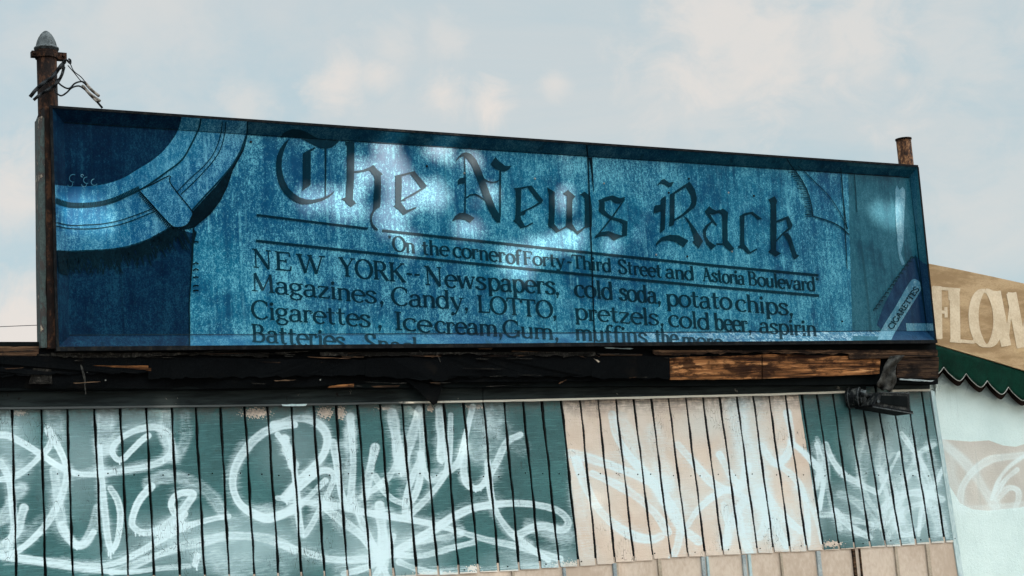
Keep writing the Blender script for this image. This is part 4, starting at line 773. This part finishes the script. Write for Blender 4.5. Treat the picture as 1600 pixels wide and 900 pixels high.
# torn flap hanging from the fascia
fl = [(628, 590), (648, 596), (672, 600), (692, 598), (690, 608), (687, 618), (683, 630), (677, 633), (668, 624), (655, 612), (641, 600)]
MB().prism([un(p, YF - .012 + .0006 * (p[1] - 590)) for p in fl], (0, .003, 0)).build('torn_flap', M['tar'], kiosk)
def torn(xa, xb, ya, yb, y, mk, name='torn_felt', amp=2.2):
    n = int((xb - xa) / 5) + 2; P = []; ph = RNG.uniform(0, 6)
    for i in range(n + 1): P.append((xa + (xb - xa) * i / n, ya(i / n) + RNG.uniform(-.5, .5)))
    for i in range(n, -1, -1): P.append((xa + (xb - xa) * i / n + RNG.uniform(-1, 1), yb(i / n) + amp * math.sin(i * .9 + ph) * RNG.random() + RNG.uniform(-.9, .9)))
    MB().prism([un(p, y + .006 * math.sin(p[0] * .05 + p[1] * .1)) for p in P], (0, .004, 0)).build(name, M[mk], kiosk)
torn(-250, 240, lambda t: 556, lambda t: 586 + 3 * math.sin(t * 5), YF - .018, 'tar'); torn(232, 575, lambda t: 558 + 4 * t, lambda t: 592 - 6 * t, YF - .020, 'tar'); torn(572, 700, lambda t: 560 - 3 * t, lambda t: 588 + 8 * t, YF - .024, 'tar')
torn(640, 930, lambda t: 551, lambda t: 590 - 2 * t, YF - .018, 'tar'); torn(925, 1046, lambda t: 556, lambda t: 591, YF - .022, 'tar')
torn(80, 420, lambda t: 551, lambda t: 557 + 2 * math.sin(t * 7), YF - .026, 'grit', 'rotten_batten', 1.4); torn(500, 930, lambda t: 550, lambda t: 555 + 1.5 * math.sin(t * 9), YF - .028, 'grit', 'rotten_batten', 1.6); torn(1020, 1330, lambda t: 547, lambda t: 552 + 1 * math.sin(t * 9), YF - .028, 'wood_dark', 'rotten_batten', 1.8)
# planks, splinters and slivers on the roof edge
def plank(name, quad, y, th, mk, label=None, n=14):
    (a, b, c, d_) = [np.array(q, float) for q in quad]; P = []
    for i in range(n + 1): P.append(a + (b - a) * i / n + np.array([0, RNG.uniform(-.5, .5) * (0 < i < n)]))
    for i in range(n + 1): P.append(c + (d_ - c) * i / n + np.array([0, RNG.uniform(-.5, .5) * (0 < i < n)]))
    o = MB().prism([un(p, y) for p in P], (0, th, 0)).build(name, M[mk], kiosk)
    if label: o['label'] = label
plank('fascia_plank', ((1047, 559), (1190, 554), (1190, 592), (1047, 593)), YF - .012, .03, 'wood', 'bare orange brown plank')
plank('fascia_plank', ((1191.5, 553), (1376, 558), (1374, 584), (1192, 592)), YF - .012, .03, 'wood', 'longest bare brown plank with dark grain')
plank('fascia_plank', ((1327, 547), (1465.5, 546.5), (1465, 557), (1327, 561.5)), YF - .022, .03, 'wood_dark', 'short upper plank by the sign corner')
plank('fascia_plank', ((1402, 559.5), (1467, 558), (1466, 591), (1401, 590)), YF - .014, .03, 'wood_dark', 'dark rotten plank end')
plank('fascia_plank', ((-250, 541), (61, 541.5), (60, 556), (-250, 552)), YF - .016, .04, 'wood_dark', 'rotten roof edge board left of the sign')
plank('drip_edge', ((1406, 591.5), (1460, 594.3), (1456, 596.3), (1406, 593.5)), YF - .02, .01, 'batten_grey')
plank('rust_patch', ((58, 553), (78, 553), (82, 600), (45, 600)), YF - .016, .006, 'grit', 'dirty brown patch below the pole', 6)
for q, mk in ((((100, 559), (222, 557), (222, 558.6), (160, 558.5)), 'splinter'), (((145, 571), (236, 571.5), (236, 579.5), (215, 577)), 'wood'), (((0, 554), (50, 554.5), (50, 558), (0, 556)), 'splinter'), (((515, 603), (553, 599), (553, 604.5), (512, 606)), 'wood'), (((405, 565), (505, 566), (475, 569), (455, 568.5)), 'splinter'),
              (((945, 542.5), (990, 544.5), (985, 545.6), (948, 544.3)), 'corner'), (((938, 552.5), (1004, 553.5), (1003, 556), (938, 555)), 'splinter'), (((1024, 551), (1080, 552), (1078, 555), (1024, 554)), 'splinter'), (((928, 560), (936, 564), (957, 581), (940, 571)), 'batten_tan'), (((534, 556), (570, 556.5), (568, 558.5), (536, 559)), 'splinter'),
              (((672, 597), (688, 597), (688, 600.5), (674, 599)), 'splinter'), (((745, 543.5), (770, 543.5), (768, 547), (750, 546)), 'splinter'), (((800, 547.5), (858, 550), (856, 552.3), (800, 551)), 'splinter'), (((580, 603), (625, 602), (622, 605), (585, 605)), 'wood_dark'), (((440, 631.8), (480, 631), (478, 634), (442, 634.5)), 'corner')):
    y = YF - .02 if q[0][1] < 620 else YT - .008
    plank('splinter', q, y, .006, mk, None, 5)
for a, b in (((126, 570), (134, 616)), ((127.5, 572), (133.5, 600)), ((680, 551), (688, 566)), ((655, 548), (662, 554))): MB().tube([un(a, YF - .022), un(((a[0] + b[0]) / 2 + 1.5, (a[1] + b[1]) / 2), YF - .028), un(b, YF - .02)], .0028, 5).build('splinter', M['cloth'], kiosk)
for k in range(48):
    x = RNG.uniform(-10, 1040); y = RNG.choice((551, 553, 556, 560, 575, 588, 597, 603)) + RNG.uniform(-3, 3); l = RNG.uniform(12, 70); sl = RNG.uniform(-.06, .05) if RNG.random() < .8 else RNG.uniform(-.6, .8); w_1 = RNG.uniform(.5, 1.6)
    if abs(sl) > .1: l *= .35
    if 30 < x < 90: continue
    plank('splinter', ((x, y), (x + l, y + sl * l), (x + l * .9, y + sl * l + w_1), (x + l * .1, y + w_1)), YF - .030 - .004 * RNG.random(), .004, RNG.choice(('wood_dark', 'grit', 'splinter', 'grit')), None, 4)
nl = [(float(gx(edges_[i], 742) + gx(edges_[i + 1], 742)) / 2 + RNG.uniform(-8, 8), 742 + RNG.uniform(-3, 3)) for i in range(6, len(edges_) - 1)] + [(float(gx(edges_[i], 850) + RNG.uniform(5, 20)), bot_y(gx(edges_[i], 850)) - 6 + RNG.uniform(-2, 2)) for i in range(24, len(edges_) - 1, 2)]
for p in nl:
    q = un(p, YW); MB().tube([q + np.array([0, -.004, 0]), q + np.array([0, .002, 0])], [.0042, .0042], 7).build('nail', M['gap'], kiosk)
for p in ((269.5, 587.5), (500.5, 593.5), (837, 572.5), (1041, 567), (650, 569.5), (136, 581), (165, 594)):
    MB().tube([un(p, YF - .016), un(p, YF)], [.0042, .0042], 8).build('nail_head', M['piping'], kiosk)

# ------------------------------------------------------------------ pole with finial, cut cables, right pipe
yc = .20; pc = un((74, 130), yc); rp = (un((89.5, 120), yc)[0] - un((57.5, 120), yc)[0]) / 2 * .97
pole = empty('iron_pole', (pc[0], yc, zr - .03), 'tall rusty iron pole with pointed zinc cap rising behind the left end of the sign', 'pole')
ztop = un((72, 82), yc)[2]
MB().tube([(pc[0], yc, zr - .03), (pc[0], yc, ztop)], rp, 28).build('pipe', M['rust'], pole, True)
cap = MB(); zc = un((72, 77), yc)[2]; hc = un((71, 48), yc)[2] - zc; rc = rp * 1.07
prof = [(0, 1.0), (.12, .99), (.12, .93), (.02, .90), (.02, .84)] 
cap.tube([(pc[0], yc, zc + hc * t) for t, r in ((-.12, 0), (-.02, 0), (-.02, 0), (.06, 0), (.06, 0), (.2, 0), (.4, 0), (.6, 0), (.78, 0), (.9, 0), (.97, 0), (1.0, 0))], [rc * r for r in (1.08, 1.12, 1.16, 1.16, .99, .97, .88, .73, .53, .34, .18, .03)], 28)
cap.build('cap', M['zinc'], pole, True)
zk = un((72, 86), yc)[2]; cl = MB(); cl.tube([(pc[0], yc, zk - .022), (pc[0], yc, zk + .022)], rp * 1.14, 28)
cl.box((pc[0] - rp * 1.55, yc - .02, zk - .018), (pc[0] - rp * 1.05, yc + .02, zk + .014)); cl.box((pc[0] + rp * 1.05, yc - .022, zk - .024), (pc[0] + rp * 1.95, yc + .02, zk + .016)); cl.tube([(pc[0] + rp * 1.6, yc - .04, zk - .004), (pc[0] + rp * 1.6, yc + .04, zk - .004)], .009, 6)
cl.tube([(pc[0] - rp * 1.35, yc - .035, zk), (pc[0] - rp * 1.35, yc + .035, zk)], .008, 6)
cl.build('clamp', M['rust'], pole)
C4 = zz((0, 0), 4.0); yk = yc - rp - .03
cab = empty('cut_cable_bundle', tuple(un((92, 110), yk)), 'bundle of cut black cables dangling from the pole clamp above the sign', 'cables')
def cable(name, pts, r, mk, y=yk): MB().tube([un(p, y + .012 * math.sin(i * .9)) for i, p in enumerate(spline(C4(pts), 6))], r, 7).build(name, M[mk], cab, True)
cable('cable', [(405, 385), (370, 425), (330, 480), (270, 520), (225, 560), (188, 605)], .0105, 'rubber'); cable('cable', [(400, 420), (385, 470), (355, 520), (300, 560), (250, 590), (210, 625)], .0085, 'rubber')
cable('cable', [(350, 500), (385, 535), (430, 553), (470, 520), (515, 510), (540, 530)], .0048, 'rubber'); cable('cable', [(345, 575), (380, 598), (415, 580), (450, 548), (495, 538), (530, 560)], .0048, 'rubber'); cable('cable', [(400, 385), (398, 440), (380, 480), (350, 510), (345, 570)], .0042, 'rubber')
cable('cable', [(425, 410), (460, 450), (500, 500), (530, 525)], .0028, 'rubber'); cable('cable', [(440, 400), (462, 445), (505, 480), (535, 515)], .0028, 'rubber'); cable('hook', [(395, 385), (415, 375), (438, 395), (440, 378), (432, 370)], .0062, 'rubber')
cable('cable_end', [(530, 515), (570, 560), (618, 600)], .0085, 'tape'); cable('cable_end', [(520, 540), (565, 590), (625, 632)], .0085, 'tape'); cable('cable_end', [(515, 535), (560, 590), (605, 635)], .0065, 'tape'); cable('cable', [(600, 628), (640, 675)], .0062, 'rubber'); cable('tape_band', [(372, 425), (382, 412)], .0125, 'piping')
cable('cable', [(240, 720), (226, 760), (228, 800), (236, 825)], .0026, 'rubber')
yr = .20; pr = un((1414, 240), yr); rr = (un((1421, 240), yr)[0] - un((1404, 240), yr)[0]) / 2
p2 = empty('iron_pipe', (pr[0], yr, zr - .03), 'short stub of rusty iron pipe sticking up behind the right end of the sign', 'pipe')
zt2 = un((1411, 219), yr)[2]
pp = MB(); pp.tube([(pr[0], yr, zr - .03), (pr[0], yr, zt2)], rr, 22); pp.build('pipe', M['rust_bright'], p2, True)
MB().tube([(pr[0], yr, zt2 + .001), (pr[0], yr, zt2 + .012)], rr * 1.1, 22).build('rim', M['rust'], p2, True)

# ------------------------------------------------------------------ floodlight and rag
D7 = zz((1180, 520), 3.81)
fc = un(D7([(598, 385)])[0], YT - .02); lamp = empty('floodlight', tuple(fc), 'black floodlight on round mount fixed under the roof edge at the right', 'floodlight')
axis = np.array([.55, -.80, -.05]); axis = _n(axis)
MB().tube([fc + axis * t for t in (-.06, 0, .0, .03, .03, .05)], [.075, .075, .07, .07, .055, .05], 24).build('mount', M['lamp_black'], lamp, bevel=.004)
MB().tube([fc + axis * t for t in (.051, .056, .075, .08)], [.044, .05, .05, .044], 24).build('collar', M['zinc'], lamp, bevel=.003)
for t_, r2 in ((.031, .070), (.051, .056), (-.04, .0755)):
    u_ = _n(np.cross(axis, [0, 0, 1])); v_ = np.cross(axis, u_)
    MB().tube([fc + axis * t_ + r2 * (math.cos(a_ * .2618) * u_ + math.sin(a_ * .2618) * v_) for a_ in range(25)], .0035, 6).build('ring', M['zinc'], lamp, True)
arm = [un(p, YT - .10) for p in D7([(625, 365), (680, 378), (720, 395), (770, 400)])]
MB().tube(arm, .016, 10).build('arm', M['lamp_black'], lamp, True)
q = D7([(742, 352), (918, 358), (920, 470), (700, 432)])
hb = MB(); front = [un(p, YT - .19) for p in q]
hb.prism(front, (0.0, .15, .0)); ho = hb.build('housing', M['lamp_black'], lamp, bevel=.008)
lipq = D7([(694, 428), (940, 466), (941, 482), (700, 440)]); MB().prism([un(p, YT - .205) for p in lipq], (0, .18, 0)).build('visor', M['frame_black'], lamp, bevel=.003)
MB().tube([un(p, YT - .207) for p in D7([(700, 441), (941, 482)])], .004, 6).build('visor_rim', M['zinc'], lamp, True)
MB().tube([un(p, YT - .193) for p in D7([(742, 354), (918, 360), (920, 466)])], .003, 6).build('housing_rim', M['zinc'], lamp, True)
MB().prism([un(p, YT - .194) for p in D7([(756, 372), (905, 378), (906, 445), (740, 418)])], (0, .003, 0)).build('lens', M['gap'], lamp)
MB().tube([un(D7([(735, 408)])[0], YT - .21), un(D7([(735, 408)])[0], YT - .18)], .012, 8).build('bolt', M['zinc'], lamp)
# crumpled rag
le = spline(D7([(800, 140), (770, 195), (750, 255), (722, 312), (752, 338)]), 4); re_ = spline(D7([(888, 133), (846, 185), (836, 240), (838, 292), (806, 348)]), 4); V = []; F = []; nn = 13
for i, (l_, q_) in enumerate(zip(le, re_)):
    for j in range(nn):
        u = j / (nn - 1); x = l_[0] + (q_[0] - l_[0]) * u; y = l_[1] + (q_[1] - l_[1]) * u + (rs.uniform(-1.5, 1.5) if i == len(le) - 1 else 0)
        V.append(un((x, y), YF - .05 + .026 * math.sin(u * 7 + i * .5) * (.4 + .6 * i / len(le)) + .014 * math.sin(i * .9 + u * 4) + rs.uniform(-.006, .006)))
for i in range(len(le) - 1):
    for j in range(nn - 1): o = i * nn + j; F.append((o, o + 1, o + nn + 1, o + nn))
rag = mesh_np('rag', V, F, M['cloth'], None, True); tag(rag, 'crumpled dirty grey rag hanging over the roof edge above the floodlight', 'rag')
m = rag.modifiers.new('thick', 'SOLIDIFY'); m.thickness = .004

# ------------------------------------------------------------------ FLOWER SHOP
YS = .33; YA0, YA1 = .315, .25
shop = empty('flower_shop', (11.5, 3, 0), 'pale mint flower shop with faint white graffiti standing to the right of the kiosk', 'building')
nx_, ny_ = 160, 260; x0p, x1p, y0p, y1p = 1462, 1640, 560, 930; V = []; F = []; PXL = []
for j in range(ny_ + 1):
    for i in range(nx_ + 1): p = (x0p + (x1p - x0p) * i / nx_, y0p + (y1p - y0p) * j / ny_); PXL.append(p); V.append(un(p, YS))
for j in range(ny_):
    for i in range(nx_): o = j * (nx_ + 1) + i; F.append((o, o + nx_ + 1, o + nx_ + 2, o + 1))
PX = np.array(PXL)
zc_ = np.interp(PX[:, 0], [1440, 1467, 1516, 1545, 1567, 1587, 1600, 1640], [684, 686, 690, 688, 696, 698, 694, 692]); zb_ = np.interp(PX[:, 0], [1440, 1480, 1500, 1520, 1545, 1600, 1640], [690, 753, 786, 796, 798, 792, 790])
zone = np.clip((PX[:, 1] - zc_) / 3 + .5, 0, 1) * np.clip((zb_ - PX[:, 1]) / 10 + .5, 0, 1)
sp_ = paint(PX, [(GE, 60, .8, [(930, 30), (1050, 130), (1150, 240), (1220, 350), (1290, 450)]), (GE, 44, .85, [(1060, 440), (1080, 330), (1150, 230), (1250, 160), (1350, 140), (1500, 125)]), (GE, 22, 1, [(1500, 115), (1380, 200), (1310, 290), (1265, 410)]), (GE, 26, 1, [(1430, 220), (1350, 290), (1285, 400)]), (GE, 34, .9, [(1300, 410), (1370, 340), (1430, 350), (1440, 400), (1415, 470)]), (GE, 120, .5, [(960, 120), (1000, 300), (1060, 460)]), (GE, 40, .6, [(1000, 460), (1200, 470), (1400, 450), (1500, 440)])])
fw = mesh_np('wall', V, F, M['flower_wall'], shop, attrs={'zone': zone, 'spray': sp_}); fw['label'] = 'pale mint wall with beige patch and white graffiti'
wx0, wx1 = min(v[0] for v in V), 17.5
wb = MB(); zt_ = un((1540, 545), YS)[2]
wb.box((wx0 + .05, YS + .03, 0), (wx1, 6.5, zt_)); wb.build('wall_core', M['flower_wall'], shop)
# canvas board: plane leaning forwards towards its foot, sloping down to the right
Pa, Pb, Pc_ = un((1452, 412), YA0), un((1800, 485), YA0), un((1463, 537), YA1)
NA = _n(np.cross(Pb - Pa, Pc_ - Pa)); NA = NA if NA[1] < 0 else -NA
awn = empty('flower_shop_awning', tuple(un((1463, 540), YA1)), 'tan canvas awning lettered in cream with scalloped green valance', 'awning')
top_ = [(1425, 406), (1452, 412), (1500, 421.5), (1550, 432), (1600, 443), (1700, 464), (1800, 485)]; bot_ = [(1800, 640), (1700, 609), (1600, 579), (1550, 563.5), (1500, 549), (1463, 538), (1430, 529)]
MB().prism([un_pl(p, Pa, NA) for p in top_ + bot_], tuple(-NA * .02)).build('canvas', M['canvas'], awn)
af = [([(1400, 380), (1820, 480), (1820, 700), (1400, 600)], Pa, NA)]
d = Decal(af)
for ch, l, r, yb, yt in (('F', 1457.5, 1488, 528, 446.5), ('L', 1482, 1526.5, 533, 449), ('O', 1519, 1563, 537.5, 453), ('W', 1551, 1616, 540, 456), ('E', 1616, 1650, 545, 462), ('R', 1652, 1694, 550, 466), ('S', 1698, 1730, 555, 470)):
    word(d, ch, (l, yb), (r, yb + (r - l) * .09), yb - yt, .185 if ch != 'O' else .175, .055, lean=.02 if ch != 'W' else .03)
d.build('awning_lettering', M['flower_letter'], awn)
# valance
def ve(x): return 540 + (x - 1463) * .2935
cusps = [(1440, 563), (1474, 574), (1509, 584), (1542, 595), (1575, 605), (1609, 616), (1643, 627), (1678, 638), (1713, 650), (1748, 662)]
low = []
for (a, b) in zip(cusps, cusps[1:]):
    low += spline([a, (a[0] + .22 * (b[0] - a[0]), a[1] + 9.5), (a[0] + .58 * (b[0] - a[0]), a[1] + 20), (a[0] + .78 * (b[0] - a[0]), a[1] + 20), b], 5)[:-1]
YV = YA1 + .005; gridn = 6; V = []; F = []
for i, p in enumerate(low):
    for j in range(gridn + 1):
        y = ve(p[0]) + (p[1] - ve(p[0])) * j / gridn; V.append(un((p[0], y), YV + .010 * math.sin(p[0] * .18) * j / gridn - .03 * j / gridn))
for i in range(len(low) - 1):
    for j in range(gridn): o = i * (gridn + 1) + j; F.append((o, o + gridn + 1, o + gridn + 2, o + 1))
vo = mesh_np('valance', V, F, M['valance'], awn, True); mm = vo.modifiers.new('thick', 'SOLIDIFY'); mm.thickness = .004
MB().tube([V[i * (gridn + 1) + gridn] + np.array([0, -.004, 0]) for i in range(len(low))], .0036, 6).build('piping', M['piping'], awn, True)
V = []; F = []
for i, p in enumerate(low):
    for j in (0, 1): V.append(un((p[0] - 1, (ve(p[0]) + 6) if j == 0 else p[1] + 8), YV + .03))
for i in range(len(low) - 1): o = i * 2; F.append((o, o + 2, o + 3, o + 1))
mesh_np('scallop_shade', V, F, M['scallop_shade'], awn)  # dark flap added in place of the scallops' shadow on the wall

# ------------------------------------------------------------------ far overhead cable
a, b = un((-400, 527), 42), un((60, 508), 42); dv = (b - a) / (b[0] - a[0])
cb = [a + dv * s_ for s_ in np.linspace(-12, 34, 30)]
tag(MB().tube(cb, .012, 5).build('overhead_cable', M['rubber']), 'thin dark overhead cable crossing the far sky left of the sign', 'cable')

# ------------------------------------------------------------------ street trees on the sunny side: their gaps let the dapples through
GAPS = [(606, 222, 20, 16), (606, 262, 34, 34), (610, 335, 26, 30), (646, 300, 28, 34), (505, 312, 46, 17), (545, 330, 30, 14), (560, 300, 14, 22), (690, 236, 24, 18), (686, 300, 16, 26), (733, 356, 26, 18), (770, 300, 14, 14), (820, 392, 46, 15), (868, 380, 22, 13), (898, 372, 20, 18), (890, 315, 10, 24), (815, 424, 26, 8),
        (1388, 332, 34, 22), (128, 322, 44, 24), (150, 345, 40, 16), (112, 345, 18, 22), (283, 625, 16, 9), (657, 625, 12, 8), (740, 250, 14, 14), (560, 262, 12, 18), (960, 385, 16, 10), (640, 380, 22, 10), (1120, 600, 1, 1)]
gaps = []
for (x, y, rx, ry) in GAPS:
    c = un((x, y), .05); e = un((x + rx, y), .05); f2 = un((x, y + ry), .05); gaps.append((c[0], c[2], abs(e[0] - c[0]) * .8 + .04, abs(f2[2] - c[2]) * .8 + .04))
gaps = np.array(gaps)
def leaf_set(xr_, n, seed, tmin, tmax):
    rs = np.random.RandomState(seed); V = []; F = []; made = 0
    while made < n:
        x, z, t = rs.uniform(*xr_), rs.uniform(.2, 4.6), rs.uniform(tmin, tmax)
        if np.any(((x - gaps[:, 0]) / gaps[:, 2]) ** 2 + ((z - gaps[:, 1]) / gaps[:, 3]) ** 2 < 1): continue
        c = np.array([x, .05, z]) + SUN * t; L = rs.uniform(.10, .15); Wd = L * .34
        u = _n(rs.normal(size=3)); v = rs.normal(size=3); nrm = _n(SUN * .9 + v * .55); u = _n(u - nrm * (u @ nrm)); w = np.cross(nrm, u)
        o = len(V); V += [tuple(c - u * L / 2), tuple(c - u * L * .1 + w * Wd), tuple(c + u * L * .3 + w * Wd * .7), tuple(c + u * L * .55), tuple(c + u * L * .3 - w * Wd * .7), tuple(c - u * L * .1 - w * Wd)]; F.append((o, o + 1, o + 2, o + 3, o + 4, o + 5)); made += 1
    return V, F
for k, (xr_, lab) in enumerate((((-2.2, 3.9), 'leafy street tree nearer the camera on the sunny side of the street'), ((3.7, 11.5), 'broad leafy street tree opposite the right half of the sign'))):
    xc = (xr_[0] + xr_[1]) / 2; cc = np.array([xc, .05, 2.8]) + SUN * 10.5; base = np.array([cc[0], cc[1] - .3, -.13])
    tr = empty('street_tree', tuple(base), lab, 'tree', 'street trees shading the sign')
    tb = MB(); tb.tube([base, base + np.array([.05, .03, 2.0]), base + np.array([-.04, .05, 4.2]), np.array([cc[0], cc[1], cc[2] - 1.0])], [.2, .16, .13, .09], 14)
    rs = np.random.RandomState(20 + k)
    for q_ in range(16):
        f = np.array([cc[0], cc[1], cc[2] - 1.0 - rs.uniform(0, 1.6)]); e = np.array([rs.uniform(*xr_), .05, rs.uniform(.9, 4.3)]) + SUN * rs.uniform(9.3, 11.8)
        tb.tube([f, (f + e) / 2 + np.array([0, 0, .25]), e], [.055, .035, .012], 7)
    tb.build('trunk', M['bark'], tr, True)
    V, F = leaf_set(xr_, 34000 if k else 27000, 40 + k, 9.0, 12.2)
    mesh_np('crown', V, F, M['leaf'], tr)
